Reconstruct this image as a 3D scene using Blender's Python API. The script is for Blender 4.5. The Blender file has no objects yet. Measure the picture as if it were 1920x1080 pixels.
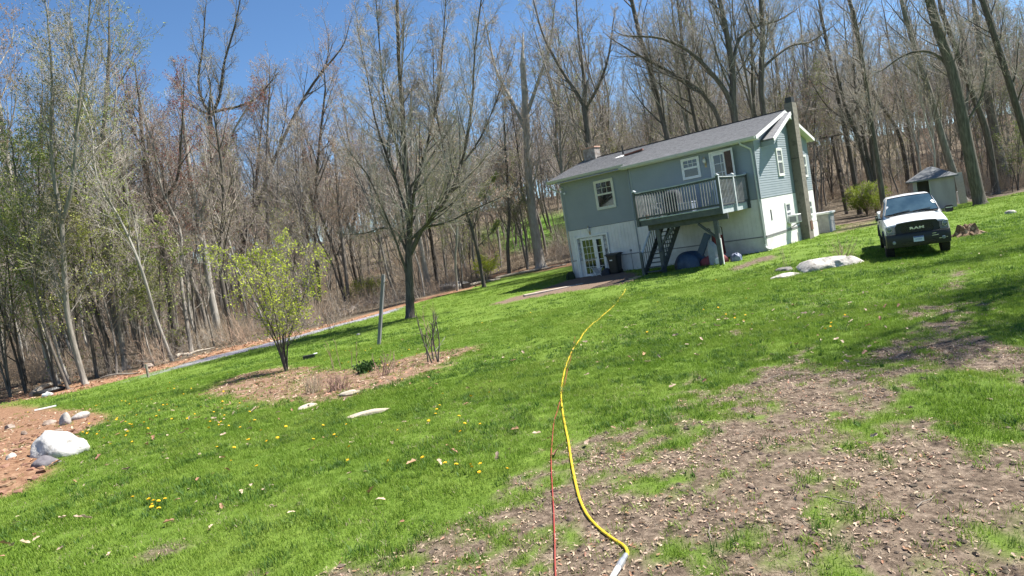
import bpy, bmesh, math, random
import numpy as np
from mathutils import Vector, Matrix

R = math.radians
scene = bpy.context.scene
COL = scene.collection
rng = np.random.default_rng(7)
random.seed(7)

# ------------------------------------------------------------------ camera
F_PX, ROLL, PITCH, CAM_Z = 1200.0, 9.757, -4.209, 2.4
cam_data = bpy.data.cameras.new('camera')
cam_data.sensor_width = 36.0
cam_data.lens = F_PX / 1920 * 36.0
cam_data.clip_start = 0.05
cam_data.clip_end = 6000
cam = bpy.data.objects.new('camera', cam_data)
COL.objects.link(cam)
_t, _r = R(PITCH), R(ROLL)
_fwd = Vector((0, math.cos(_t), math.sin(_t)))
_rt = Vector((1, 0, 0))
_up = Vector((0, -math.sin(_t), math.cos(_t)))
_ix = _rt * math.cos(_r) - _up * math.sin(_r)
_iy = _rt * math.sin(_r) + _up * math.cos(_r)
cam.matrix_world = Matrix(((_ix.x, _iy.x, -_fwd.x, 0), (_ix.y, _iy.y, -_fwd.y, 0), (_ix.z, _iy.z, -_fwd.z, CAM_Z), (0, 0, 0, 1)))
scene.camera = cam

# ------------------------------------------------------------------ sky, sun, exposure
SUN_AZ, SUN_EL = R(80), R(56)            # clockwise from +Y, above the horizon
world = bpy.data.worlds.new('World')
scene.world = world
world.use_nodes = True
nt = world.node_tree
bg = nt.nodes['Background']
sky = nt.nodes.new('ShaderNodeTexSky')
sky.sky_type = 'NISHITA'
sky.sun_disc = False
sky.sun_elevation = SUN_EL
sky.sun_rotation = SUN_AZ
sky.air_density = 1.0
sky.dust_density = 0.0
sky.altitude = 1200
sky.ozone_density = 4.0
hsv = nt.nodes.new('ShaderNodeHueSaturation')
hsv.inputs['Saturation'].default_value = 1.1
nt.links.new(sky.outputs[0], hsv.inputs['Color'])
nt.links.new(hsv.outputs[0], bg.inputs[0])
bg.inputs[1].default_value = 0.068
sun_data = bpy.data.lights.new('sun', 'SUN')
sun_data.energy = 5.0
sun_data.angle = R(0.5)
sun_data.color = (1.0, 0.95, 0.87)
sun = bpy.data.objects.new('sun', sun_data)
COL.objects.link(sun)
SUN_DIR = Vector((math.sin(SUN_AZ) * math.cos(SUN_EL), math.cos(SUN_AZ) * math.cos(SUN_EL), math.sin(SUN_EL)))
sun.rotation_euler = SUN_DIR.to_track_quat('Z', 'Y').to_euler()
sun.location = SUN_DIR * 60
scene.view_settings.view_transform = 'Standard'
scene.view_settings.look = 'None'
scene.view_settings.gamma = 1.0
scene.view_settings.use_curve_mapping = False
scene.view_settings.exposure = 1.32
scene.render.engine = 'CYCLES'
scene.cycles.max_bounces = 5
scene.cycles.diffuse_bounces = 2
scene.cycles.transparent_max_bounces = 6

# ------------------------------------------------------------------ survey: lines of sight measured in the photograph give world points
def ray(px, py):
    x, y = (px - 960) / F_PX, (540 - py) / F_PX
    u = x * math.cos(_r) + y * math.sin(_r)
    v = -x * math.sin(_r) + y * math.cos(_r)
    return np.array([u, math.cos(_t) - v * math.sin(_t), math.sin(_t) + v * math.cos(_t)])
def at(Y, px, py):
    d = ray(px, py)
    return np.array([0, 0, CAM_Z]) + d / d[1] * Y
def ss(a, b, x):
    t = np.clip((np.asarray(x, float) - a) / (b - a), 0, 1)
    return t * t * (3 - 2 * t)

# value noise for terrain and masks
def _hash(ix, iy, seed):
    n = (ix.astype(np.int64) * 374761393 + iy.astype(np.int64) * 668265263 + seed * 1442695041) & 0xffffffff
    n = ((n ^ (n >> 13)) * 1274126177) & 0xffffffff
    return ((n ^ (n >> 16)) & 0xffff) / 65535.0
def vnoise(x, y, s, seed=0):
    x = np.asarray(x, float) / s; y = np.asarray(y, float) / s
    ix, iy = np.floor(x), np.floor(y)
    fx, fy = x - ix, y - iy
    fx, fy = fx * fx * (3 - 2 * fx), fy * fy * (3 - 2 * fy)
    a, b = _hash(ix, iy, seed), _hash(ix + 1, iy, seed)
    c, d = _hash(ix, iy + 1, seed), _hash(ix + 1, iy + 1, seed)
    return (a * (1 - fx) + b * fx) * (1 - fy) + (c * (1 - fx) + d * fx) * fy
def fnoise(x, y, s, seed=0, oct=4):
    v, a, t = 0, 1.0, 0
    for i in range(oct):
        v = v + a * vnoise(x, y, s / 2 ** i, seed + i * 17); t += a; a *= .55
    return v / t

MOUND = (-10.2, 10.6)
HILL_Y = 52
def gz(X, Y):
    X = np.asarray(X, float); Y = np.asarray(Y, float)
    z = -0.3 * ss(5, 20, Y)
    z = z + 0.22 * np.exp(-((X - 13.0) ** 2 + (Y - 30.0) ** 2) / (2 * 3.2 ** 2))
    z = z - 0.026 * np.clip(8 - X, 0, 40) * ss(12, 30, Y)
    z = z + 0.42 * np.exp(-((X - MOUND[0]) ** 2 / (2 * 1.9 ** 2) + (Y - MOUND[1]) ** 2 / (2 * 1.3 ** 2)))
    z = z + 8.0 * ss(HILL_Y, 120, Y) + (0.02 + .012 * ss(8, 45, X)) * np.clip(Y - HILL_Y, 0, 120)
    z = z + 0.05 * (fnoise(X, Y, .45, 57, 2) - .5) * (1 - ss(14, 26, Y))
    z = z + 0.10 * (fnoise(X, Y, 6, 3, 2) - .5) + 0.05 * (fnoise(X, Y, 1.3, 9, 2) - .5) * ss(0, 6, Y)
    return z
def G(px, py):
    """world point where the line of sight meets the ground"""
    d = ray(px, py)
    t = np.concatenate([np.arange(2, 40, .1), np.arange(40, 160, .5)])
    h = CAM_Z + d[2] * t - gz(d[0] * t, d[1] * t)
    below = np.nonzero(h < 0)[0]
    if len(below) and below[0] > 0:
        k = below[0]; tt = t[k - 1] + (t[k] - t[k - 1]) * h[k - 1] / (h[k - 1] - h[k])
    else:
        tt = 60.0
    p = np.array([0, 0, CAM_Z]) + d * tt
    p[2] = float(gz(p[0], p[1]))
    return p

# ------------------------------------------------------------------ helpers: meshes, tags, materials
class MB:
    def __init__(self): self.v, self.f, self.m = [], [], []
    def add(self, vs, fs, mat=0, M=None):
        n = len(self.v)
        if M is not None: vs = [tuple(M @ Vector(p)) for p in vs]
        self.v += [tuple(map(float, p)) for p in vs]
        self.f += [tuple(i + n for i in f) for f in fs]
        self.m += [mat] * len(fs)
        return self
    def box(self, x0, x1, y0, y1, z0, z1, mat=0, M=None):
        vs = [(x, y, z) for z in (z0, z1) for y in (y0, y1) for x in (x0, x1)]
        return self.add(vs, [(0, 2, 3, 1), (4, 5, 7, 6), (0, 1, 5, 4), (2, 6, 7, 3), (0, 4, 6, 2), (1, 3, 7, 5)], mat, M)
    def prism(self, poly, axis, a, b, mat=0, M=None):
        """poly: 2-D outline; axis: extrusion axis"""
        def P(u, v, w): return {'x': (w, u, v), 'y': (u, w, v), 'z': (u, v, w)}[axis]
        n = len(poly)
        vs = [P(u, v, a) for u, v in poly] + [P(u, v, b) for u, v in poly]
        fs = [tuple(range(n))[::-1], tuple(range(n, 2 * n))] + [(i, (i + 1) % n, n + (i + 1) % n, n + i) for i in range(n)]
        return self.add(vs, fs, mat, M)
    def bar(self, p, q, w, h=None, up=(0, 0, 1), mat=0):
        p, q = Vector(p), Vector(q); h = h or w
        t = (q - p).normalized()
        s = t.cross(Vector(up))
        if s.length < 1e-4: s = t.cross(Vector((1, 0, 0)))
        s.normalize(); u = s.cross(t)
        c = [s * (w / 2 * a) + u * (h / 2 * b) for a, b in ((-1, -1), (1, -1), (1, 1), (-1, 1))]
        vs = [p + k for k in c] + [q + k for k in c]
        return self.add(vs, [(3, 2, 1, 0), (4, 5, 6, 7)] + [(i, (i + 1) % 4, 4 + (i + 1) % 4, 4 + i) for i in range(4)], mat)
    def tube(self, pts, rad, k=8, mat=0, cap=True):
        pts = [Vector(p) for p in pts]
        if not hasattr(rad, '__len__'): rad = [rad] * len(pts)
        n0 = len(self.v); ref = None
        for i, p in enumerate(pts):
            t = (pts[min(i + 1, len(pts) - 1)] - pts[max(i - 1, 0)]).normalized()
            if ref is None:
                ref = t.cross(Vector((0, 0, 1)) if abs(t.z) < .9 else Vector((1, 0, 0))).normalized()
            a = (ref - t * ref.dot(t)).normalized(); ref = a; b = t.cross(a)
            for j in range(k):
                an = 2 * math.pi * j / k
                self.v.append(tuple(p + (a * math.cos(an) + b * math.sin(an)) * rad[i]))
        fs = [(n0 + i * k + j, n0 + i * k + (j + 1) % k, n0 + (i + 1) * k + (j + 1) % k, n0 + (i + 1) * k + j) for i in range(len(pts) - 1) for j in range(k)]
        if cap:
            fs += [tuple(n0 + j for j in range(k))[::-1], tuple(n0 + (len(pts) - 1) * k + j for j in range(k))]
        self.f += fs; self.m += [mat] * len(fs)
        return self
    def lathe(self, prof, k=16, c=(0, 0, 0), mat=0, M=None):
        vs, fs = [], []
        for r, z in prof:
            for j in range(k):
                a = 2 * math.pi * j / k
                vs.append((c[0] + r * math.cos(a), c[1] + r * math.sin(a), c[2] + z))
        for i in range(len(prof) - 1):
            for j in range(k):
                fs.append((i * k + j, i * k + (j + 1) % k, (i + 1) * k + (j + 1) % k, (i + 1) * k + j))
        fs += [tuple(range(k))[::-1], tuple((len(prof) - 1) * k + j for j in range(k))]
        return self.add(vs, fs, mat, M)
    def loft(self, rings, mat=0, caps=True, closed=True):
        n0 = len(self.v); k = len(rings[0])
        for r in rings: self.v += [tuple(map(float, p)) for p in r]
        fs = []
        for i in range(len(rings) - 1):
            for j in range(k if closed else k - 1):
                fs.append((n0 + i * k + j, n0 + i * k + (j + 1) % k, n0 + (i + 1) * k + (j + 1) % k, n0 + (i + 1) * k + j))
        if caps:
            fs += [tuple(n0 + j for j in range(k))[::-1], tuple(n0 + (len(rings) - 1) * k + j for j in range(k))]
        self.f += fs; self.m += [mat] * len(fs)
        return self
    def build(self, name, mats, parent=None, smooth=False, bevel=0, fix=True, link=True):
        me = bpy.data.meshes.new(name)
        me.from_pydata(self.v, [], self.f)
        for m in (mats if isinstance(mats, (list, tuple)) else [mats]): me.materials.append(m)
        if any(self.m): me.polygons.foreach_set('material_index', self.m)
        if fix or bevel:
            bm = bmesh.new(); bm.from_mesh(me)
            bmesh.ops.recalc_face_normals(bm, faces=bm.faces)
            if bevel:
                es = [e for e in bm.edges if len(e.link_faces) == 2 and e.calc_face_angle(0) > .6]
                bmesh.ops.bevel(bm, geom=es, offset=bevel, segments=2, affect='EDGES', clamp_overlap=True)
            bm.to_mesh(me); bm.free()
        if smooth:
            me.polygons.foreach_set('use_smooth', [True] * len(me.polygons))
            try: me.set_sharp_from_angle(angle=R(40))
            except Exception: pass
        o = bpy.data.objects.new(name, me)
        if link: COL.objects.link(o)
        if parent: o.parent = parent
        return o

def tag(o, label=None, cat=None, group=None, kind=None):
    if label: o['label'] = label
    if cat: o['category'] = cat
    if group: o['group'] = group
    if kind: o['kind'] = kind
    return o
def thing(name, label, cat, loc=(0, 0, 0), rotz=0, group=None):
    o = bpy.data.objects.new(name, None); COL.objects.link(o)
    o.empty_display_size = .2
    o.location = tuple(map(float, loc)); o.rotation_euler = (0, 0, rotz)
    return tag(o, label, cat, group)
def dup(root, loc=None, rotz=None, scale=None, label=None, group=None):
    r = root.copy(); COL.objects.link(r)
    if loc is not None: r.location = tuple(map(float, loc))
    if rotz is not None: r.rotation_euler = (r.rotation_euler.x, r.rotation_euler.y, rotz)
    if scale is not None: r.scale = (scale, scale, scale) if not hasattr(scale, '__len__') else scale
    if label: r['label'] = label
    if group: r['group'] = group
    for ch in KIDS.get(root.name, list(root.children)):
        c = ch.copy(); COL.objects.link(c); c.parent = r
        for g in list(ch.children):
            d = g.copy(); COL.objects.link(d); d.parent = c
    return r
KIDS = {}

def np_mesh(name, V, Fq, mats, parent=None, smooth=True, mi=None):
    """fast mesh from numpy: V (n,3); Fq list of (m,k) index arrays"""
    me = bpy.data.meshes.new(name)
    V = np.asarray(V, np.float32)
    loops = np.concatenate([f.reshape(-1) for f in Fq]).astype(np.int32)
    sizes = np.concatenate([np.full(len(f), f.shape[1]) for f in Fq]).astype(np.int32)
    starts = np.concatenate([[0], np.cumsum(sizes)[:-1]]).astype(np.int32)
    me.vertices.add(len(V)); me.vertices.foreach_set('co', V.reshape(-1))
    me.loops.add(len(loops)); me.loops.foreach_set('vertex_index', loops)
    me.polygons.add(len(sizes)); me.polygons.foreach_set('loop_start', starts)
    if smooth: me.polygons.foreach_set('use_smooth', np.ones(len(sizes), bool))
    for m in (mats if isinstance(mats, (list, tuple)) else [mats]): me.materials.append(m)
    if mi is not None: me.polygons.foreach_set('material_index', np.asarray(mi, np.int32))
    me.update(calc_edges=True); me.validate()
    o = bpy.data.objects.new(name, me)
    if parent is not False: COL.objects.link(o)
    if parent: o.parent = parent
    return o

MATS = {}
def mat(name, c1, c2=None, scale=8, rough=.8, metal=0, bump=0, bscale=None, stretch=(1, 1, 1), spec=.5, coord='Object', rand=0, detail=5, c3=None):
    """procedural principled material: two or three colours through noise, optional relief and per-object variation"""
    if name in MATS: return MATS[name]
    m = bpy.data.materials.new(name); m.use_nodes = True
    n, l = m.node_tree.nodes, m.node_tree.links
    b = n['Principled BSDF']
    b.inputs['Roughness'].default_value = rough
    b.inputs['Metallic'].default_value = metal
    b.inputs['Specular IOR Level'].default_value = spec
    tc = n.new('ShaderNodeTexCoord'); mp = n.new('ShaderNodeMapping'); mp.inputs['Scale'].default_value = stretch
    l.new(tc.outputs[coord], mp.inputs[0])
    nz = n.new('ShaderNodeTexNoise'); nz.inputs['Scale'].default_value = scale; nz.inputs['Detail'].default_value = detail
    nz.inputs['Roughness'].default_value = .62
    l.new(mp.outputs[0], nz.inputs[0])
    cr = n.new('ShaderNodeValToRGB')
    c2 = c2 or tuple(x * .86 for x in c1)
    cr.color_ramp.elements[0].position = .36; cr.color_ramp.elements[1].position = .64
    cr.color_ramp.elements[0].color = (*c1, 1); cr.color_ramp.elements[1].color = (*c2, 1)
    if c3:
        e = cr.color_ramp.elements.new(.5); e.color = (*c3, 1)
    l.new(nz.outputs[0], cr.inputs[0])
    out = cr.outputs[0]
    if rand:
        oi = n.new('ShaderNodeObjectInfo'); hs = n.new('ShaderNodeHueSaturation')
        mr = n.new('ShaderNodeMapRange'); mr.inputs[3].default_value = 1 - rand; mr.inputs[4].default_value = 1 + rand
        l.new(oi.outputs['Random'], mr.inputs[0]); l.new(mr.outputs[0], hs.inputs['Value'])
        mr2 = n.new('ShaderNodeMapRange'); mr2.inputs[3].default_value = .5 - rand * .06; mr2.inputs[4].default_value = .5 + rand * .06
        ml = n.new('ShaderNodeMath'); ml.operation = 'FRACT'; mm = n.new('ShaderNodeMath'); mm.operation = 'MULTIPLY'; mm.inputs[1].default_value = 7.31
        l.new(oi.outputs['Random'], mm.inputs[0]); l.new(mm.outputs[0], ml.inputs[0]); l.new(ml.outputs[0], mr2.inputs[0]); l.new(mr2.outputs[0], hs.inputs['Hue'])
        l.new(out, hs.inputs['Color']); out = hs.outputs[0]
    l.new(out, b.inputs['Base Color'])
    if bump:
        bz = n.new('ShaderNodeTexNoise'); bz.inputs['Scale'].default_value = bscale or scale * 3; bz.inputs['Detail'].default_value = 4
        l.new(mp.outputs[0], bz.inputs[0])
        bp = n.new('ShaderNodeBump'); bp.inputs['Strength'].default_value = bump; bp.inputs['Distance'].default_value = .02
        l.new(bz.outputs[0], bp.inputs['Height']); l.new(bp.outputs[0], b.inputs['Normal'])
    MATS[name] = m
    return m
def leaf_mat(name, c1, c2, rand=.25, trans=.3, scale=.7):
    """thin leaf: diffuse with some light passing through, colour varying over the crown"""
    m = mat(name, c1, c2, scale=scale, rough=.6, rand=rand, spec=.3)
    n, l = m.node_tree.nodes, m.node_tree.links
    if any(x.type == 'BSDF_TRANSLUCENT' for x in n): return m
    b = n['Principled BSDF']; o = [x for x in n if x.type == 'OUTPUT_MATERIAL'][0]
    t = n.new('ShaderNodeBsdfTranslucent'); mx = n.new('ShaderNodeMixShader'); mx.inputs[0].default_value = trans
    src = b.inputs['Base Color'].links[0].from_socket
    l.new(src, t.inputs[0]); l.new(b.outputs[0], mx.inputs[1]); l.new(t.outputs[0], mx.inputs[2]); l.new(mx.outputs[0], o.inputs[0])
    return m
# ------------------------------------------------------------------ the ground: one sheet, uneven near, reaching past the woods
def poly_px(pts): return np.array([G(*p)[:2] for p in pts])
def inside_dist(P, X, Y):
    """signed distance to a polygon, positive inside"""
    X = np.asarray(X, float); Y = np.asarray(Y, float)
    d = np.full(X.shape, 1e9); ins = np.zeros(X.shape, bool); n = len(P)
    for i in range(n):
        (x0, y0), (x1, y1) = P[i], P[(i + 1) % n]
        ex, ey = x1 - x0, y1 - y0
        t = np.clip(((X - x0) * ex + (Y - y0) * ey) / (ex * ex + ey * ey + 1e-12), 0, 1)
        d = np.minimum(d, np.hypot(X - x0 - t * ex, Y - y0 - t * ey))
        c = ((y0 > Y) != (y1 > Y)) & (X < (x1 - x0) * (Y - y0) / (y1 - y0 + 1e-12) + x0)
        ins ^= c
    return np.where(ins, d, -d)

DIRT = poly_px([(620, 1085), (760, 1030), (850, 965), (930, 915), (1020, 868), (1085, 830), (1200, 775), (1290, 755), (1380, 740), (1430, 700), (1500, 668),
                (1560, 690), (1640, 655), (1730, 610), (1800, 570), (1830, 590), (1770, 660), (1700, 700), (1650, 740), (1640, 790), (1740, 805), (1840, 820), (1890, 860), (1990, 880), (2050, 1090), (1900, 1300), (700, 1300)])
DIRT2 = poly_px([(1690, 570), (1760, 545), (1795, 505), (1810, 520), (1800, 570), (1860, 640), (1990, 690), (1990, 740), (1860, 700), (1760, 690), (1700, 640)])
BED = poly_px([(392, 722), (455, 700), (530, 686), (580, 690), (640, 694), (690, 690), (740, 676), (800, 662), (885, 652), (850, 680), (800, 704), (700, 730), (640, 752), (560, 752), (480, 752), (400, 748)])
MOUNDP = poly_px([(-160, 740), (0, 752), (70, 762), (170, 768), (215, 780), (175, 800), (150, 822), (110, 868), (70, 905), (30, 925), (-160, 980)])
PATIO = poly_px([(915, 572), (960, 558), (1010, 545), (1080, 520), (1150, 508), (1200, 512), (1175, 532), (1120, 540), (1060, 548), (990, 560), (940, 570)])
BARE = [poly_px(p) for p in ([(1365, 505), (1380, 498), (1420, 484), (1450, 478), (1455, 484), (1420, 494), (1375, 510)],
                             [(260, 1040), (300, 1022), (362, 1017), (350, 1028), (290, 1050)],
                             [(425, 1072), (470, 1066), (520, 1080), (430, 1085)],
                             [(1355, 622), (1385, 617), (1405, 625), (1375, 632)])]
PATH = np.array([(17.5, 34.5), (21, 36.5), (25.5, 44), (33.5, 60), (37.5, 67), (35.5, 67), (31, 60), (22.5, 43)], float)
EDGE = np.array([G(*p)[:2] for p in ((-420, 860), (-200, 800), (0, 752), (130, 736), (220, 713), (300, 693), (390, 669), (480, 648), (560, 628), (630, 609), (700, 590), (800, 562), (870, 544), (930, 521), (1000, 510), (1062, 498))]
                + [(6, 47), (12, 48), (18, 44), (24, 43), (30, 43), (36, 44), (60, 46)])
EDGE = EDGE[np.argsort(EDGE[:, 0])]
def edge_y(X): return np.interp(X, EDGE[:, 0], EDGE[:, 1])

def masks(X, Y):
    X = np.asarray(X, float); Y = np.asarray(Y, float)
    n1 = fnoise(X, Y, 2.2, 21, 5) - .5; n2 = .75 * (fnoise(X, Y, .55, 5, 3) - .5) + .55 * (fnoise(X, Y, .16, 15, 2) - .5)
    near = (Y < 34) & (np.abs(X) < 26)
    dirt = np.zeros(X.shape); bed = np.zeros(X.shape); mnd = np.zeros(X.shape); pat = np.zeros(X.shape)
    if near.any():
        x, y, a, b = X[near], Y[near], n1[near], n2[near]
        d1 = inside_dist(DIRT, x, y); d2 = inside_dist(DIRT2, x, y)
        core = np.clip(.12 + d1 * .30, 0, .34)
        v = np.where(d1 > 0, .55 + core, .52 + d1 * .6) + a * 1.2 + b * 1.35
        w = np.where(d2 > 0, .52 + np.clip(d2 * .2, 0, .1), .42 + d2 * 1.3) + a * .9 + b * .9
        v = np.maximum(v, w)
        dirt[near] = ss(.40, .66, v)
        bd = inside_dist(BED, x, y); bed[near] = ss(-.25, .35, bd + a * 1.0 + b * 1.0)
        md = inside_dist(MOUNDP, x, y); mnd[near] = ss(-.15, .2, md + a * .5 + b * .4)
        for P in BARE:
            d = inside_dist(P, x, y); dirt[near] = np.maximum(dirt[near], ss(-.1, .12, d + b * .3))
    nf = (Y < 46) & (np.abs(X) < 40)
    if nf.any():
        x, y = X[nf], Y[nf]
        d = inside_dist(PATIO, x, y); e = inside_dist(PATH, x, y)
        pat[nf] = ss(-.15, .15, d + n2[nf] * .4); pat[nf] = np.maximum(pat[nf], .8 * ss(-.6, .6, e + n1[nf] * 1.5))
    e = Y - edge_y(X)
    e = e + n1 * .9 + .55
    wood = ss(-.15, .35, e)
    strip = wood * (1 - ss(2.2, 4.5, e)) * (1 - ss(14, 22, X))
    field = ss(0, 6, Y - 66) * ss(-6, 2, X) * (1 - ss(6, 14, X)) * (1 - ss(84, 95, Y))
    lil = ss(-2.3, -1.7, e + n2 * .8) * (1 - ss(.0, .3, e)) * ss(-19, -16, X) * (1 - ss(-8, -6.5, X)) + .35 * ss(-3.5, -1.2, e) * (1 - ss(-1, .2, e)) * ss(.5, .62, n1 + .5) * (1 - ss(-9, -5, X)) * ss(-17, -15, X)
    return dict(dirt=dirt, bed=bed, mound=mnd, patio=pat, wood=wood, strip=strip, field=field, lilac=lil)

def spaced(segs): return np.unique(np.concatenate([np.arange(a, b, s) for a, b, s in segs]).round(4))
gx = spaced([(-1500, -200, 130), (-200, -60, 12), (-60, -24, 2), (-24, -14, .6), (-14, -8, .25), (-8, 10, .14), (10, 20, .25), (20, 40, .8), (40, 80, 3), (80, 260, 15), (260, 1600, 130)])
gy = spaced([(-300, -20, 30), (-20, 2.4, 1.5), (2.4, 15, .14), (15, 26, .22), (26, 46, .5), (46, 120, 2), (120, 320, 20), (320, 2400, 130)])
GX, GY = np.meshgrid(gx, gy)
GZ = gz(GX, GY)
V = np.stack([GX.ravel(), GY.ravel(), GZ.ravel()], 1)
nx, ny = len(gx), len(gy)
ii, jj = np.meshgrid(np.arange(nx - 1), np.arange(ny - 1)); q = (jj * nx + ii).ravel()
gm = bpy.data.materials.new('lawn and soil'); gm.use_nodes = True
ground = np_mesh('ground', V, [np.stack([q, q + 1, q + nx + 1, q + nx], 1)], gm)
ground['kind'] = 'structure'
MK = masks(V[:, 0], V[:, 1])
for k, a in MK.items():
    at_ = ground.data.attributes.new(k, 'FLOAT', 'POINT'); at_.data.foreach_set('value', a.astype(np.float32))

def ground_material(m):
    n, l = m.node_tree.nodes, m.node_tree.links
    b = n['Principled BSDF']; b.inputs['Roughness'].default_value = .95; b.inputs['Specular IOR Level'].default_value = .15
    geo = n.new('ShaderNodeNewGeometry')
    def noise(s, d=4, r=.6):
        t = n.new('ShaderNodeTexNoise'); t.inputs['Scale'].default_value = s; t.inputs['Detail'].default_value = d; t.inputs['Roughness'].default_value = r
        l.new(geo.outputs['Position'], t.inputs[0]); return t.outputs[0]
    def ramp(src, stops):
        c = n.new('ShaderNodeValToRGB'); e = c.color_ramp.elements
        while len(e) < len(stops): e.new(.5)
        for k, (p, col) in enumerate(stops): e[k].position = p; e[k].color = (*col, 1)
        l.new(src, c.inputs[0]); return c.outputs[0]
    def mix(f, a, c):
        x = n.new('ShaderNodeMix'); x.data_type = 'RGBA'
        l.new(f, x.inputs[0]); l.new(a, x.inputs[6]); l.new(c, x.inputs[7]); return x.outputs[2]
    def att(k):
        a = n.new('ShaderNodeAttribute'); a.attribute_name = k; return a.outputs['Fac']
    def math_(op, a, v):
        x = n.new('ShaderNodeMath'); x.operation = op; x.use_clamp = True
        l.new(a, x.inputs[0])
        if isinstance(v, (int, float)): x.inputs[1].default_value = v
        else: l.new(v, x.inputs[1])
        return x.outputs[0]
    g1 = ramp(noise(.55, 6), [(.3, (.075, .132, .018)), (.5, (.118, .192, .026)), (.7, (.17, .245, .042))])
    g2 = ramp(noise(14, 4), [(.3, (.055, .095, .014)), (.55, (.11, .175, .026)), (.75, (.19, .24, .055))])
    x = n.new('ShaderNodeMix'); x.data_type = 'RGBA'; x.inputs[0].default_value = .5; l.new(g1, x.inputs[6]); l.new(g2, x.inputs[7])
    lawn = x.outputs[2]
    soil = ramp(noise(9, 8, .75), [(.34, (.032, .024, .017)), (.46, (.105, .078, .057)), (.58, (.195, .150, .112)), (.72, (.33, .268, .207))])
    litter = ramp(noise(22, 6, .7), [(.3, (.10, .052, .028)), (.5, (.27, .150, .088)), (.7, (.42, .27, .175))])
    wood = ramp(noise(2.2, 8, .7), [(.3, (.055, .044, .031)), (.5, (.11, .088, .063)), (.7, (.18, .148, .11))])
    bedc = ramp(noise(7, 8, .78), [(.32, (.07, .042, .026)), (.48, (.19, .12, .08)), (.64, (.33, .23, .16))])
    mnd = ramp(noise(11, 7, .7), [(.3, (.10, .050, .028)), (.5, (.22, .125, .075)), (.72, (.36, .235, .15))])
    patc = ramp(noise(18, 6, .7), [(.3, (.09, .062, .045)), (.5, (.165, .118, .088)), (.72, (.27, .205, .155))])
    lilc = ramp(noise(26, 4), [(.34, (.15, .15, .16)), (.5, (.25, .235, .29)), (.7, (.36, .33, .42))])
    fieldc = ramp(noise(1, 4), [(.3, (.06, .13, .015)), (.7, (.11, .2, .025))])
    c = mix(att('wood'), lawn, wood)
    c = mix(att('strip'), c, litter)
    c = mix(att('field'), c, fieldc)
    br = ramp(noise(5, 6, .7), [(.38, (0, 0, 0)), (.6, (1, 1, 1))])
    c = mix(math_('MULTIPLY', att('lilac'), math_('ADD', br, .45)), c, lilc)
    c = mix(att('dirt'), c, soil)
    c = mix(att('bed'), c, bedc)
    c = mix(att('mound'), c, mnd)
    c = mix(att('patio'), c, patc)
    l.new(c, b.inputs['Base Color'])
    bz = noise(30, 6, .7); bp = n.new('ShaderNodeBump'); bp.inputs['Strength'].default_value = .7; bp.inputs['Distance'].default_value = .04
    l.new(bz, bp.inputs['Height']); l.new(bp.outputs[0], b.inputs['Normal'])
ground_material(gm)

# ------------------------------------------------------------------ scattered stuff (grass, litter): instances on a cloud of points
def scatter(name, P, rotz, tilt, scale, protos, mtl, kind='stuff', pick=None):
    """protos: objects kept out of the scene; P (n,3)"""
    me = bpy.data.meshes.new(name); n = len(P)
    me.vertices.add(n); me.vertices.foreach_set('co', np.asarray(P, np.float32).reshape(-1))
    def A(nm, t, v, f='value'):
        a = me.attributes.new(nm, t, 'POINT'); a.data.foreach_set(f, np.asarray(v).reshape(-1))
    rot = np.zeros((n, 3), np.float32); rot[:, 2] = rotz
    if tilt is not None: rot[:, 0] = tilt[:, 0]; rot[:, 1] = tilt[:, 1]
    A('rot', 'FLOAT_VECTOR', rot, 'vector')
    A('sc', 'FLOAT', np.asarray(scale, np.float32))
    A('pick', 'INT', (np.arange(n) % len(protos) if pick is None else pick).astype(np.int32))
    col = bpy.data.collections.new(name + ' source')
    for k, p in enumerate(protos):
        p.name = '%s source %02d' % (name, k); col.objects.link(p)
    ng = bpy.data.node_groups.new(name + ' scatter', 'GeometryNodeTree')
    ng.interface.new_socket('Geometry', in_out='INPUT', socket_type='NodeSocketGeometry')
    ng.interface.new_socket('Geometry', in_out='OUTPUT', socket_type='NodeSocketGeometry')
    N, L = ng.nodes, ng.links
    gi, go = N.new('NodeGroupInput'), N.new('NodeGroupOutput')
    ci = N.new('GeometryNodeCollectionInfo'); ci.inputs[0].default_value = col; ci.inputs[1].default_value = True; ci.inputs[2].default_value = True
    ip = N.new('GeometryNodeInstanceOnPoints'); ip.inputs['Pick Instance'].default_value = True
    def na(nm, t):
        a = N.new('GeometryNodeInputNamedAttribute'); a.data_type = t; a.inputs[0].default_value = nm
        return [o for o in a.outputs if o.enabled][0]
    m2p = N.new('GeometryNodeMeshToPoints')
    L.new(gi.outputs[0], m2p.inputs[0]); L.new(m2p.outputs[0], ip.inputs['Points'])
    L.new(ci.outputs[0], ip.inputs['Instance']); L.new(na('pick', 'INT'), ip.inputs['Instance Index'])
    e2r = N.new('FunctionNodeEulerToRotation'); L.new(na('rot', 'FLOAT_VECTOR'), e2r.inputs[0])
    L.new(e2r.outputs[0], ip.inputs['Rotation']); L.new(na('sc', 'FLOAT'), ip.inputs['Scale'])
    L.new(ip.outputs[0], go.inputs[0])
    o = bpy.data.objects.new(name, me); COL.objects.link(o)
    md = o.modifiers.new('scatter', 'NODES'); md.node_group = ng
    o['kind'] = kind
    return o

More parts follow.
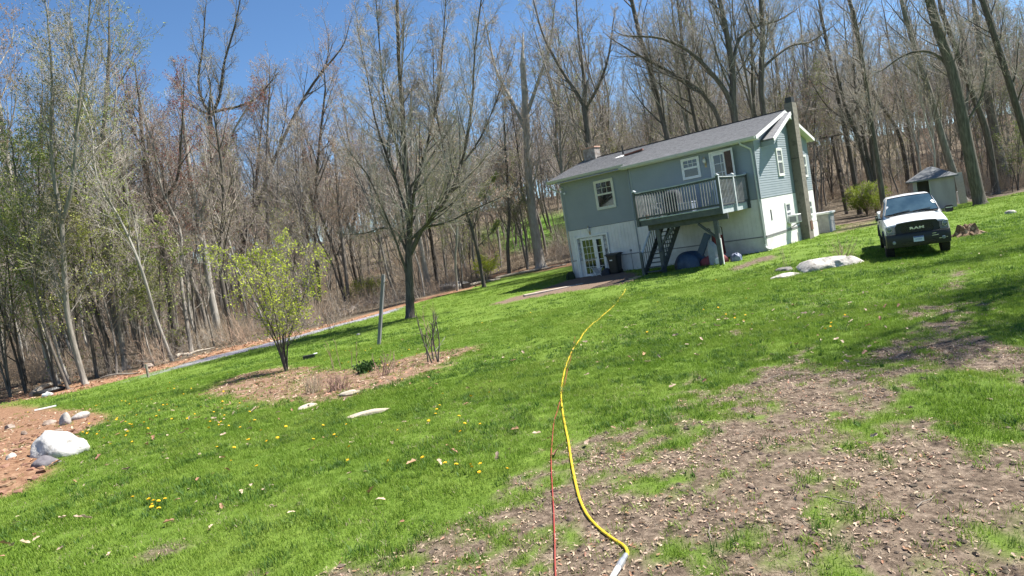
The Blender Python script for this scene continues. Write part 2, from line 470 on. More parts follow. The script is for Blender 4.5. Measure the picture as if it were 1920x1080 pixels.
def tuft(nb, h, spread, w, seed, lean=.35, flat=False):
    g = np.random.default_rng(seed); V = []; Q = []; T = []
    for i in range(nb):
        a, r = g.uniform(0, 6.28), spread * math.sqrt(g.uniform())
        x, y = r * math.cos(a), r * math.sin(a)
        hh = h * g.uniform(.5, 1.15); da = g.uniform(0, 6.28); ln = hh * g.uniform(.1, lean * 2)
        wx, wy = -math.sin(da) * w / 2, math.cos(da) * w / 2
        k = len(V)
        for t, ww in ((0, 1), (.55, .8), (1, .12)):
            ox, oy = math.cos(da) * ln * t * t, math.sin(da) * ln * t * t
            V += [(x + ox - wx * ww, y + oy - wy * ww, hh * t * (1 - .25 * t * lean)), (x + ox + wx * ww, y + oy + wy * ww, hh * t * (1 - .25 * t * lean))]
        Q += [(k, k + 1, k + 3, k + 2), (k + 2, k + 3, k + 5, k + 4)]
    return np.array(V), np.array(Q)
def make_grass_mat(name, lo, mid, hi):
    m = bpy.data.materials.new(name); m.use_nodes = True
    n, l = m.node_tree.nodes, m.node_tree.links
    b = n['Principled BSDF']; b.inputs['Roughness'].default_value = .55; b.inputs['Specular IOR Level'].default_value = .25
    geo = n.new('ShaderNodeNewGeometry'); oi = n.new('ShaderNodeObjectInfo')
    tz = n.new('ShaderNodeTexNoise'); tz.inputs['Scale'].default_value = .6; tz.inputs['Detail'].default_value = 5; l.new(geo.outputs['Position'], tz.inputs[0])
    mx = n.new('ShaderNodeMath'); mx.operation = 'MULTIPLY_ADD'; mx.inputs[1].default_value = .34
    s2 = n.new('ShaderNodeMath'); s2.operation = 'MULTIPLY'; s2.inputs[1].default_value = .85; l.new(tz.outputs[0], s2.inputs[0])
    l.new(oi.outputs['Random'], mx.inputs[0]); l.new(s2.outputs[0], mx.inputs[2])
    cr = n.new('ShaderNodeValToRGB'); e = cr.color_ramp.elements; e[0].position = .15; e[1].position = .9; e[0].color = (*lo, 1); e[1].color = (*hi, 1)
    k = e.new(.5); k.color = (*mid, 1)
    l.new(mx.outputs[0], cr.inputs[0]); l.new(cr.outputs[0], b.inputs['Base Color'])
    t = n.new('ShaderNodeBsdfTranslucent'); l.new(cr.outputs[0], t.inputs[0]); ms = n.new('ShaderNodeMixShader'); ms.inputs[0].default_value = .35
    o = [x for x in n if x.type == 'OUTPUT_MATERIAL'][0]
    l.new(b.outputs[0], ms.inputs[1]); l.new(t.outputs[0], ms.inputs[2]); l.new(ms.outputs[0], o.inputs[0])
    return m
GRASS = make_grass_mat('grass blades', (.085, .165, .014), (.155, .262, .026), (.27, .35, .065))
DRY = make_grass_mat('dry grass blades', (.22, .165, .115), (.38, .30, .215), (.52, .43, .32))
def samp(n, y0, y1, seed, wid=.95, pad=1.5):
    """points over the wedge of ground in view, even in area"""
    g = np.random.default_rng(seed)
    Y = np.sqrt(g.uniform(y0 * y0, y1 * y1, n)); X = (g.uniform(-1, 1, n)) * (wid * Y + pad)
    return X, Y, g
FP = None
def in_house(X, Y, grow=.1):
    dx, dy = X - HX, Y - HY
    lx = dx * math.cos(TH) - dy * math.sin(TH); ly = dx * math.sin(TH) + dy * math.cos(TH)
    return (lx > -11.4 - grow) & (lx < grow + .02) & (ly > -grow + np.where(lx < -6.3, .68, 0)) & (ly < 8.8)
HX, HY, TH = 10.598 * 1.13, 26.136 * 1.13, R(40.505)

def proto(nb, h, sp, w, seed, mtl, lean=.35):
    v, q = tuft(nb, h, sp, w, seed, lean); return np_mesh('tuft', v, [q], mtl, parent=False, smooth=False)
def grass_layer(name, n, y0, y1, seed, nb, h, sp, w, mtl, sc=(.7, 1.3), cut=.5, wid=.95):
    X, Y, g = samp(n, y0, y1, seed, wid)
    mk = masks(X, Y)
    ex = np.maximum.reduce([mk['dirt'] * .97, mk['bed'] * .86, mk['mound'] * .985, mk['patio'], mk['wood'], mk['lilac'] * .9])
    keep = (g.uniform(0, 1, n) > ex) & ~in_house(X, Y)
    X, Y = X[keep], Y[keep]; k = len(X)
    hgt = .65 + .7 * fnoise(X, Y, 1.1, 31, 3)
    return scatter(name, np.stack([X, Y, gz(X, Y) - .006], 1), g.uniform(0, 6.28, k), g.normal(0, .12, (k, 2)), g.uniform(*sc, k) * hgt,
                   [proto(nb, h, sp, w, seed * 10 + i, mtl) for i in range(5)], mtl)
grass_layer('lawn_grass', 36000, 3.2, 13, 1, 34, .045, .10, .0045, GRASS)
GRASS2 = make_grass_mat('dark grass blades', (.035, .085, .014), (.060, .135, .020), (.11, .19, .03))
def clumps(name, n, y0, y1, seed, nb, h, sp, w, mtl, thr, noise_s, sc=(.6, 1.3)):
    X, Y, g = samp(n, y0, y1, seed); mk = masks(X, Y)
    ex = np.maximum.reduce([mk['dirt'], mk['bed'] * .8, mk['mound'] * .95, mk['patio'], mk['wood'], mk['lilac']])
    keep = (g.uniform(0, 1, n) > ex) & ~in_house(X, Y) & (fnoise(X, Y, noise_s, seed + 60, 4) > thr + g.uniform(-.06, .06, n))
    X, Y = X[keep], Y[keep]; k = len(X)
    return scatter(name, np.stack([X, Y, gz(X, Y) - .006], 1), g.uniform(0, 6.28, k), g.normal(0, .15, (k, 2)), g.uniform(*sc, k), [proto(nb, h, sp, w, seed * 10 + i, mtl, .5) for i in range(4)], mtl)
clumps('grass_clumps', 9000, 3.2, 14, 61, 30, .075, .09, .0065, GRASS2, .53, .9)
clumps('grass_clumps', 7000, 13, 28, 62, 28, .085, .15, .011, GRASS2, .53, 1.6)
clumps('dead_thatch', 9000, 3.2, 16, 63, 12, .04, .10, .004, DRY, .55, 1.3)
clumps('broad_weeds', 2600, 3.4, 18, 64, 12, .05, .05, .016, GRASS2, .54, 2.2)
grass_layer('lawn_grass', 28000, 12, 24, 2, 30, .05, .17, .008, GRASS)
grass_layer('lawn_grass', 12000, 23, 46, 3, 26, .065, .30, .018, GRASS)
# ------------------------------------------------------------------ the house
ZS = 2.37                    # bottom of the siding, top of the white basement panelling
ZB = 0.61                    # band above the concrete
XM, XL, SB, DP = 6.45, 11.33, .68, 8.72
RY, RZ = 4.36, 6.52          # ridge
EZ, EO = 5.17, .45           # eave
siding = mat('blue grey vinyl siding', (.25, .288, .315), (.275, .312, .338), scale=1.2, rough=.5, bump=.08, bscale=40)
siding_old = siding
whitew = mat('white painted panelling', (.75, .74, .725), (.64, .63, .61), scale=1.6, rough=.75, bump=.1, bscale=20)
concrete = mat('whitewashed concrete', (.74, .72, .69), (.60, .57, .53), scale=2, rough=.9, bump=.3, bscale=18)
trimw = mat('white trim', (.80, .80, .78), (.72, .72, .69), scale=3, rough=.45)
trimg = mat('pale grey green gutter metal', (.47, .49, .45), (.41, .43, .40), scale=3, rough=.4)
soffit = mat('pale soffit', (.62, .65, .60), (.56, .59, .55), scale=2, rough=.6)
shingle = mat('grey shingles', (.10, .102, .11), (.205, .207, .215), scale=5, rough=.95, bump=.5, bscale=26, stretch=(1, 3, 1), c3=(.165, .167, .175))
shingle_edge = mat('dark shingle edge', (.035, .035, .04), (.06, .06, .065), scale=9, rough=.9)
glass = mat('dark window glass', (.012, .015, .017), (.022, .026, .028), scale=1, rough=.04, spec=.9)
curtain = mat('grey curtain glass', (.10, .115, .13), (.16, .175, .19), scale=3, rough=.08, spec=.8)
block = mat('concrete block', (.165, .15, .125), (.11, .10, .082), scale=3, rough=.95, bump=.5, bscale=30, c3=(.19, .172, .143))
darkm = mat('dark metal', (.02, .02, .02), (.03, .03, .03), rough=.5)
brass = mat('brass lantern', (.35, .27, .16), (.45, .36, .22), rough=.35, metal=.4)
frost = mat('frosted lamp glass', (.6, .58, .52), (.7, .68, .62), rough=.3)
brick = mat('whitened brick', (.42, .39, .36), (.20, .16, .14), scale=6, rough=.95, bump=.4)
bandm = mat('grey band board', (.26, .26, .25), (.20, .20, .20), scale=5, rough=.8)

house = thing('house', 'raised blue-grey sided house with white basement walls and grey shingle roof', 'house', (HX, HY, 0), -TH)

def roof_z(y): return RZ - (RZ - EZ) * abs(y - RY) / (RY + EO)
def siding_wall(name, u0, u1, z0, ztop, place, expo=.1145):
    """lapped courses; ztop(u range) clips the top; place(u, out, z) -> local point"""
    mb = MB(); z = z0
    while z < ztop(None) - .01:
        zt = min(z + expo, ztop(None))
        a, b = (u0, u1)
        if ztop.__code__.co_argcount and getattr(ztop, 'clip', None): a, b = ztop.clip(z + expo * .5, u0, u1)
        if b - a > .05:
            vs = [place(a, .020, z), place(b, .020, z), place(b, .004, zt), place(a, .004, zt), place(a, .0, z), place(b, .0, z)]
            mb.add(vs, [(0, 1, 2, 3), (4, 5, 1, 0)])
        z += expo
    return mb
def const(v):
    f = lambda u: v
    return f
fac = lambda u, o, z: (u, -o, z)
lef = lambda u, o, z: (u, SB - o, z)
gab = lambda u, o, z: (o, u, z)
w = MB()                                   # solid core behind the claddings
w.box(-XM, -.002, .002, DP - .002, -.8, EZ + .1); w.box(-XL, -XM, SB + .002, DP - .002, -.8, EZ + .1)
w.prism([(.05, EZ - .05), (DP - .05, EZ - .05), (RY, RZ - .16)], 'x', -XL + .0, -.002)
w.build('wall', concrete, house)
siding_wall('siding', -XM, -.10, ZS, const(EZ - .02), fac).build('siding', siding, house, fix=False)
siding_wall('siding', -XL + .10, -XM - .02, ZS, const(EZ - .02), lef).build('siding', siding, house, fix=False)
gt = lambda u: RZ - .12
def _clip(z, a, b):
    if z < EZ + .05: return a, b
    d = (RZ - .1 - z) / (RZ - EZ) * (RY + EO)
    return max(a, RY - d), min(b, RY + d)
gt.clip = _clip
siding_wall('siding', .0, DP, ZS, gt, gab).build('siding', siding, house, fix=False)
mb = MB()                                  # return wall between the set-back and the main front
mb.box(-XM - .012, -XM - .001, -.0, SB, ZS, EZ); mb.build('siding', siding, house)
# corner boards
for (x0, x1, y0, y1) in ((-.10, .026, -.03, -.002), (-XL - .02, -XL + .10, SB - .03, SB), (-XM - .02, -XM + .07, -.03, 0)):
    MB().box(x0, x1, y0, y1, ZS - .02, EZ).build('corner_board', siding, house)
MB().box(.0, .028, -.03, .09, ZS - .02, EZ).build('corner_board', siding, house)
MB().box(-XM - .09, -XM - .014, SB - .03, SB + .0, ZS - .02, EZ).build('corner_board', siding, house)
# basement: panelling with grooves, band, concrete plinth
def panelling(u0, u1, place, z0=ZB, z1=ZS):
    mb = MB(); u = u0
    while u < u1 - .02:
        e = min(u + .203, u1)
        vs = [place(u + .006, .012, z0), place(e - .006, .012, z0), place(e - .006, .012, z1), place(u + .006, .012, z1),
              place(u, .003, z0), place(u, .003, z1), place(e, .003, z0), place(e, .003, z1)]
        mb.add(vs, [(0, 1, 2, 3), (4, 0, 3, 5), (1, 6, 7, 2)])
        u = e
    return mb
panelling(-XM, -.0, fac).build('panelling', whitew, house, fix=False)
panelling(-XL, -XM - .02, lef).build('panelling', whitew, house, fix=False)
panelling(.0, DP, gab).build('panelling', whitew, house, fix=False)
MB().box(-XM - .012, -XM - .001, 0, SB, ZB, ZS).build('panelling', whitew, house)
MB().box(-XM - .02, .035, -.035, -.001, ZB - .05, ZB).build('band_board', bandm, house)
MB().box(-XL - .02, -XM - .03, SB - .035, SB - .001, ZB - .05, ZB).build('band_board', bandm, house)
MB().box(.001, .05, .0, 5.32, ZB - .03, ZB + .02).box(.001, .04, .0, 5.32, ZB - .10, ZB - .05).build('band_board', bandm, house)
MB().box(-XM - .02, .02, -.022, .0, -.8, ZB - .052).build('plinth', concrete, house)
MB().box(-XL - .02, -XM - .03, SB - .022, SB, -.8, ZB - .052).build('plinth', concrete, house)
MB().box(.003, .022, .0, DP, -.8, ZB - .104).build('plinth', concrete, house)
MB().box(-.02, .020, -.02, DP, ZS - .035, ZS - .003).box(-XL, -XM, SB - .022, SB, ZS - .03, ZS - .002).box(-XM, -.0, -.022, 0, ZS - .03, ZS - .002).build('siding_shadow_strip', mat('siding shadow tone', (.10, .12, .13), rough=.6), house)  # dark strips painting the shadow band under the siding

# roof: two slopes with thickness, front slope stepped back over the set-back part
def slope(x0, x1, y_eave, front=True, th=.07):
    ze = roof_z(y_eave)
    return [(x0, y_eave, ze), (x1, y_eave, ze), (x1, RY, RZ), (x0, RY, RZ)]
def roof_panel(x0, x1, y_eave):
    """shingle slope with courses"""
    mb = MB(); n = 34; ze = roof_z(y_eave)
    for i in range(n):
        t0, t1 = i / n, (i + 1) / n
        ya, yb = y_eave + (RY - y_eave) * t0, y_eave + (RY - y_eave) * t1
        za, zb = ze + (RZ - ze) * t0, ze + (RZ - ze) * t1
        mb.add([(x0, ya, za + .016), (x1, ya, za + .016), (x1, yb, zb + .004), (x0, yb, zb + .004), (x0, ya, za), (x1, ya, za)], [(0, 1, 2, 3), (4, 5, 1, 0)])
    return mb
XR = .33
roof_panel(-6.72, XR, -EO).build('roof', shingle, house, fix=False)
roof_panel(-XL - .62, -6.72, SB - EO).build('roof', shingle, house, fix=False)
roof_panel(-XL - .62, XR, DP + EO).build('roof', shingle, house, fix=False)
deckm = MB()
for x0, x1, ye in ((-6.70, XR - .03, -EO), (-XL - .60, -6.72, SB - EO), (-XL - .60, XR - .03, DP + EO)):
    z0 = roof_z(ye)
    deckm.add([(x0, ye, z0 - .012), (x1, ye, z0 - .012), (x1, RY, RZ - .012), (x0, RY, RZ - .012), (x0, ye, z0 - .16), (x1, ye, z0 - .16), (x1, RY, RZ - .16), (x0, RY, RZ - .16)],
              [(0, 1, 2, 3), (7, 6, 5, 4), (0, 4, 5, 1), (1, 5, 6, 2), (3, 2, 6, 7), (0, 3, 7, 4)])
deckm.build('roof_deck', soffit, house)
mb = MB().bar((-XL - .63, RY, RZ + .015), (XR + .01, RY, RZ + .015), .26, .03); mb.build('ridge_cap', shingle_edge, house)
# level soffits and fascia gutters
MB().box(-6.70, XR - .03, -EO + .005, .0, EZ - .16, EZ - .135).build('soffit', soffit, house)
MB().box(-XL - .6, -6.50, SB - EO + .005, SB, roof_z(SB - EO) - .16, roof_z(SB - EO) - .135).build('soffit', soffit, house)
def gutter(x0, x1, y):
    z = roof_z(y)
    return MB().prism([(y - .12, z - .02), (y - .125, z - .005), (y - .135, z - .005), (y - .13, z - .05), (y - .10, z - .13), (y - .002, z - .13), (y - .002, z - .02)], 'x', x0, x1)
gutter(-6.75, XR - .05, -EO).build('gutter', trimg, house)
gutter(-XL - .62, -6.80, SB - EO).build('gutter', trimg, house)
# rake boards on the gable end
def rake(name, y_e, x, hgt, mtl, wid=.03, drop=0.0, yr=RY):
    a = Vector((x, y_e, roof_z(y_e) - hgt / 2 - drop)); b = Vector((x, yr, roof_z(yr) - hgt / 2 - drop))
    return MB().bar(a, b, wid, hgt, up=(0, 0, 1)).build(name, mtl, house)
rake('rake_board', -EO, XR - .01, .17, trimw); rake('rake_board', DP + EO, XR - .01, .17, trimw)
# lower pent piece tucked against the gable under the ridge
def pent():
    p = MB()
    top = Vector((XR + .02, RY - .25, RZ - .12))
    lo_y = 1.0; z_lo = 5.02
    xa, xb = .03, .62
    p.add([(xa, RY - .15, RZ - .16), (xb, RY - .15, RZ - .16), (xb, lo_y, z_lo), (xa, lo_y, z_lo),
           (xa, RY - .15, RZ - .24), (xb, RY - .15, RZ - .24), (xb, lo_y, z_lo - .08), (xa, lo_y, z_lo - .08)],
          [(0, 1, 2, 3), (7, 6, 5, 4), (0, 4, 5, 1), (1, 5, 6, 2), (2, 6, 7, 3), (3, 7, 4, 0)])
    o = p.build('pent_roof', shingle, house)
    MB().bar((xb + .015, RY - .15, RZ - .24), (xb + .015, lo_y - .01, z_lo - .08), .03, .17).build('rake_board', trimw, house)
    MB().prism([(lo_y, z_lo - .082), (lo_y, z_lo - .30), (lo_y + .55, z_lo - .02)], 'x', xa, xb).build('bracket', siding, house)
pent()
MB().box(-11.60, -10.80, RY - .3, RY + .3, RZ - .4, 7.15).build('chimney', brick, house)
ch = MB()                                   # brick courses of the small chimney
for i in range(9):
    z = RZ - .15 + i * .085
    if z > 7.08: break
    ch.box(-11.612, -10.788, RY - .312, RY + .312, z, z + .072)
ch = ch.build('brick_course', brick, house); ch['kind'] = 'stuff'
MB().box(-11.66, -10.74, RY - .36, RY + .36, 7.15, 7.22).build('chimney_cap', mat('terracotta cap', (.45, .25, .18), (.55, .36, .28), rough=.9), house)
# tall block chimney on the gable
CY0, CY1, CXo = 5.36, 6.12, .44
cb = MB(); z = -.75; i = 0
while z < 6.85:
    cb.box(.03, CXo, CY0, CY1, z + .004, z + .198)
    z += .203; i += 1
cb.box(.035, CXo - .008, CY0 + .008, CY1 - .008, -.75, 6.95)
cb.build('block_chimney', block, house)
MB().box(.0, CXo + .0, CY0 - .02, CY1 + .02, 4.08, 4.11).build('chimney_strap', darkm, house)
MB().box(.10, CXo - .04, CY0 + .10, CY1 - .10, 6.93, 7.25).build('flue', darkm, house)
MB().box(CXo, CXo + .03, CY0 + .35, CY0 + .75, .28, .75).build('cleanout_door', mat('rusty iron', (.16, .07, .04), (.09, .05, .035), scale=9, rough=.9), house)
# vent pipe and flashing on the roof
MB().tube([(-8.3, 3.0, roof_z(3.0) - .1), (-8.3, 3.0, roof_z(3.0) + .55)], .05, 10).build('vent_pipe', darkm, house)
fl = MB(); yv = 2.75
fl.add([(-8.55, yv - .35, roof_z(yv - .35) + .03), (-8.0, yv - .35, roof_z(yv - .35) + .03), (-8.0, yv + .1, roof_z(yv + .1) + .03), (-8.55, yv + .1, roof_z(yv + .1) + .03)], [(0, 1, 2, 3)])
fl.build('flashing', trimw, house, fix=False)
MB().bar((-7.95, 2.5, roof_z(2.5) + .05), (-6.9, 2.75, roof_z(2.75) + .09), .24, .08).build('roof_flap', mat('rust red flap', (.16, .06, .045), (.24, .10, .07), rough=.8), house)

# windows and doors -------------------------------------------------
def frame_ring(mb, pl, u0, u1, z0, z1, w, o0, o1):
    """picture frame of four butted boards, standing off the wall from o0 to o1"""
    def bx(a, b, c, d):
        vs = [pl(u, o, z) for z in (c, d) for o in (o0, o1) for u in (a, b)]
        mb.add(vs, [(0, 2, 3, 1), (4, 5, 7, 6), (0, 1, 5, 4), (2, 6, 7, 3), (0, 4, 6, 2), (1, 3, 7, 5)])
    bx(u0, u0 + w, z0, z1); bx(u1 - w, u1, z0, z1); bx(u0 + w, u1 - w, z1 - w, z1); bx(u0 + w, u1 - w, z0, z0 + w)
def bar_on(mb, pl, a, b, c, d, o0, o1):
    vs = [pl(u, o, z) for z in (c, d) for o in (o0, o1) for u in (a, b)]
    mb.add(vs, [(0, 2, 3, 1), (4, 5, 7, 6), (0, 1, 5, 4), (2, 6, 7, 3), (0, 4, 6, 2), (1, 3, 7, 5)])
def sash_window(pl0, u0, u1, z0, z1, grid=(3, 2), fw=.075, gl=glass, frame=trimw, upper_only=True, sw=.045):
    pl = lambda u, o, z: pl0(u, o + .023, z)
    f = MB(); frame_ring(f, pl, u0, u1, z0, z1, fw, -.022, .05)
    f = f.build('window', frame, house)
    a, b, c, d = u0 + fw, u1 - fw, z0 + fw, z1 - fw; m = (c + d) / 2
    s = MB(); frame_ring(s, pl, a + .001, b - .001, m + .02, d - .001, sw, .003, .042); s.build('sash', frame, f)
    s = MB(); frame_ring(s, pl, a + .001, b - .001, c + .001, m + .02, sw, .002, .034); s.build('sash', frame, f)
    for (p, q) in ((m + .02 + sw, d - sw), (c + sw, m + .02 - sw)):
        g = MB(); bar_on(g, pl, a + sw, b - sw, p, q, .002, .016); g.build('pane', gl, f)
    if grid:
        nx_, nz_ = grid; p, q = m + .02 + sw, d - sw
        for i in range(1, nx_):
            u = a + sw + (b - a - 2 * sw) * i / nx_
            g = MB(); bar_on(g, pl, u - .010, u + .010, p, q, .0165, .026); g.build('muntin', frame, f)
        for j in range(1, nz_):
            zz = p + (q - p) * j / nz_
            g = MB(); bar_on(g, pl, a + sw, b - sw, zz - .010, zz + .010, .0265, .031); g.build('muntin', frame, f)
    return f
beige = mat('cream window trim', (.66, .66, .60), (.58, .58, .52), scale=3, rough=.5)
sash_window(fac, -3.55, -2.62, 3.87, 4.89)
sash_window(lef, -9.12, -7.88, 3.23, 4.84, frame=beige, fw=.10)
sash_window(gab, 2.98, 3.86, 3.28, 4.66, gl=curtain, grid=(1, 2))
sash_window(gab, 7.30, 7.98, 3.08, 4.30, gl=curtain, grid=None)
sash_window(gab, 3.28, 4.10, .95, 1.93, gl=curtain, grid=None, fw=.06)
sash_window(gab, 7.35, 7.95, .95, 1.80, gl=curtain, grid=None, fw=.06)
def door(pl, u0, u1, z0, z1, grid, name='door', handle=None, rail=.22, st=.12, mtl=trimw, o=.03, gl=glass):
    d = MB(); bar_on(d, pl, u0, u0 + st, z0, z1, .0, o); bar_on(d, pl, u1 - st, u1, z0, z1, .0, o)
    bar_on(d, pl, u0 + st, u1 - st, z0, z0 + rail, .0, o); bar_on(d, pl, u0 + st, u1 - st, z1 - st, z1, .0, o)
    d = d.build(name, mtl, house)
    a, b, c, e = u0 + st, u1 - st, z0 + rail, z1 - st
    g = MB(); bar_on(g, pl, a, b, c, e, .001, o * .4); g.build('pane', gl, d)
    for i in range(1, grid[0]):
        u = a + (b - a) * i / grid[0]; g = MB(); bar_on(g, pl, u - .011, u + .011, c, e, o * .4 + .001, o * .8); g.build('muntin', mtl, d)
    for j in range(1, grid[1]):
        zz = c + (e - c) * j / grid[1]; g = MB(); bar_on(g, pl, a, b, zz - .011, zz + .011, o * .8 + .001, o * .95); g.build('muntin', mtl, d)
    if handle is not None:
        g = MB(); bar_on(g, pl, handle - .03, handle + .03, (z0 + z1) / 2 - .08, (z0 + z1) / 2 - .02, o, o + .06); g.build('handle', brass, d)
    return d
# basement french door in the set-back wall: jambs, two leaves, flat dark sheet painting the recess shade
f = MB(); frame_ring(f, lef, -10.88, -8.74, -.52, 1.93, .09, .002, .10); f.build('door_frame', trimw, house)
MB().box(-10.79, -8.83, SB - .012, SB - .002, -.5, 1.84).build('recess_shade', mat('recess shade dark', (.05, .052, .05), (.09, .09, .085), scale=3, rough=.8), house)
door(lambda u, o, z: lef(u, o + .014, z), -10.60, -9.66, -.48, 1.80, (3, 5), handle=-9.72)
door(lambda u, o, z: lef(u, o + .030, z), -9.68, -9.06, -.46, 1.80, (1, 5), st=.15)
MB().box(-11.0, -10.89, SB - .11, SB - .003, -.55, 1.95).build('trim_board', trimw, house)
# deck door with a storm door swung half open
f = MB(); frame_ring(f, fac, -2.10, -1.05, 2.42, 4.92, .075, .002, .075); f.build('door_frame', trimw, house)
door(lambda u, o, z: fac(u, o + .023, z), -2.02, -1.12, 2.46, 4.84, (2, 5), handle=-1.22)
sd = MB(); hp = Vector((-1.42, -.055, 0)); dirv = Vector((.55, -.28, 0)).normalized()
def stormp(u, o, z): p = hp + dirv * u; nrm = Vector((dirv.y, -dirv.x, 0)); return tuple(p + nrm * o + Vector((0, 0, z)))
for a_, b_, c_, d_ in ((0, .09, 2.46, 4.9), (.55, .64, 2.46, 4.9), (.09, .55, 2.46, 2.75), (.09, .55, 4.80, 4.9), (.09, .55, 3.6, 3.72)): bar_on(sd, stormp, a_, b_, c_, d_, 0, .03)
sd = sd.build('storm_door', trimw, house)
for c_, d_ in ((2.75, 3.6), (3.72, 4.80)):
    g = MB(); bar_on(g, stormp, .09, .55, c_, d_, .008, .016); g.build('pane', glass, sd)
# lanterns
def lantern(pl, u, z):
    o = MB(); bar_on(o, pl, u - .05, u + .05, z - .15, z + .15, 0, .02)
    o.tube([pl(u, .02, z + .02), pl(u, .10, z - .08), pl(u, .12, z + .02)], .012, 6)
    o = o.build('wall_lantern', brass, house)
    c = Vector(pl(u, .13, z + .04))
    MB().lathe([(.035, 0), (.075, .05), (.085, .14), (.05, .22), (.01, .26)], 12, c).build('lamp_globe', frost, o)
    MB().lathe([(.05, .225), (.055, .24), (.02, .29), (.008, .33)], 10, c).build('lamp_cap', brass, o)
lantern(fac, -2.33, 4.42); lantern(lef, -9.88, 2.10)
# security lamps under the eave corner
for k in (0, 1):
    MB().tube([(-XL + .08 + k * .02, SB - .03, 4.86 - k * .32), (-XL + .02 + k * .28, SB - .22, 4.82 - k * .30)], [.03, .06], 10).build('security_lamp', trimw, house)
# downspouts
ds = MB().tube([(-.42, -.52, EZ - .13), (-.40, -.50, EZ - .24), (-.12, -.10, EZ - .50), (-.10, -.07, EZ - .7), (-.05, -.07, .25)], .045, 8)
ds.build('downspout', trimg, house)
MB().tube([(-.05, -.07, .25), (-.05, -.08, .12), (.06, -.14, .02), (.22, -.22, -.02)], .05, 8).build('drain_elbow', trimw, house)
MB().tube([(-6.62, -.02 + SB - .5, EZ - .1), (-6.56, .05, EZ - .3), (-6.545, -.04, EZ - .5), (-6.545, -.04, .0)], .035, 8).build('downspout', siding, house)
MB().tube([(-XL - .5, SB - EO - .05, EZ - .1), (-XL - .40, SB - .3, EZ - .3), (-XL - .06, SB - .06, EZ - .55), (-XL - .05, SB - .06, -.3)], .045, 8).build('downspout', trimg, house)
# pipes and boxes on the basement wall
MB().tube([(-7.45, SB - .05, .72), (-7.45, SB - .05, -.35)], .012, 6).build('pipe', bandm, house)
MB().box(-7.50, -7.40, SB - .06, SB - .014, .72, .82).build('spigot', bandm, house)
MB().box(-6.95, -6.78, SB - .05, SB - .014, .72, 1.0).build('meter_box', mat('grey box', (.4, .41, .4), rough=.5), house)
MB().box(.014, .03, 1.05, 1.16, 1.25, 1.75).build('vent_slot', darkm, house)
MB().box(.02, .05, 4.75, 4.80, -.15, .30).build('pipe', bandm, house)

# window air conditioner: hangs from the basement window
ac = thing('air_conditioner', 'white window air conditioner in the small basement window beside the block chimney', 'air conditioner', tuple(Matrix.Translation((HX, HY, 0)) @ Matrix.Rotation(-TH, 4, 'Z') @ Vector((.05, 3.69, .86))), -TH)
MB().box(.0, .48, -.31, .31, .0, .42).build('case', trimw, ac, bevel=.015)
MB().box(.08, .40, -.315, -.3105, .06, .34).build('grille', mat('grey grille', (.16, .17, .18), (.25, .26, .27), scale=60, rough=.6, stretch=(1, 1, 20)), ac)
MB().box(.4805, .49, -.27, .27, .04, .38).build('coil_panel', mat('dark coil', (.05, .05, .06), (.10, .10, .11), scale=80, rough=.6), ac)
MB().bar((.02, -.2, -.22), (.40, -.2, -.01), .025).bar((.02, .2, -.22), (.40, .2, -.01), .025).build('bracket', darkm, ac)
# ------------------------------------------------------------------ raised deck on the long front
HM = Matrix.Translation((HX, HY, 0)) @ Matrix.Rotation(-TH, 4, 'Z')
def hw(x, y, z=0):
    """house-local to world"""
    p = HM @ Vector((x, y, z)); return (p.x, p.y, p.z)
def hg(x, y):
    """ground height under a house-local point"""
    p = HM @ Vector((x, y, 0)); return float(gz(p.x, p.y))
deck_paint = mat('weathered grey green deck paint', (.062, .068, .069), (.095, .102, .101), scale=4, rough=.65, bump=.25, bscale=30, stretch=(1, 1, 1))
deck_edge = mat('sunlit pale deck edge', (.50, .53, .55), (.34, .38, .40), scale=5, rough=.7)  # pale tone puts sunlight into the edges and sun-facing deck parts
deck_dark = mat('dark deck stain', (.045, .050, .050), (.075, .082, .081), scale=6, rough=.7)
deck = thing('deck', 'raised grey-green wooden deck with balusters and stairs on the house front', 'deck', (HX, HY, 0), -TH)
DX0, DX1, DY0, DZ = -4.50, -.62, -3.35, 2.30
n = 24
board = None
for i in range(n):
    y0 = DY0 + (0 - DY0) * i / n
    if board is None:
        board = MB().box(DX0, DX1, 0, (0 - DY0) / n - .008, DZ - .035, DZ).build('floor_board', deck_paint, deck)
        board.location = (0, y0, 0)
    else:
        b = board.copy(); COL.objects.link(b); b.location = (0, y0, 0)
MB().box(DX0, DX1, DY0 - .04, DY0 - .002, DZ - .30, DZ - .037).build('rim_joist', deck_paint, deck)
MB().box(DX1 + .002, DX1 + .04, DY0 - .04, -.03, DZ - .30, DZ - .0).build('rim_joist', deck_edge, deck)  # paler than the other joists: its sunlit side is in the colour
MB().box(DX0 - .04, DX0 - .002, DY0 - .04, -.03, DZ - .30, DZ - .0).build('rim_joist', deck_paint, deck)
for i in range(1, 9):
    x = DX0 + (DX1 - DX0) * i / 9
    MB().box(x - .02, x + .02, DY0, -.03, DZ - .29, DZ - .037).build('joist', deck_dark, deck)
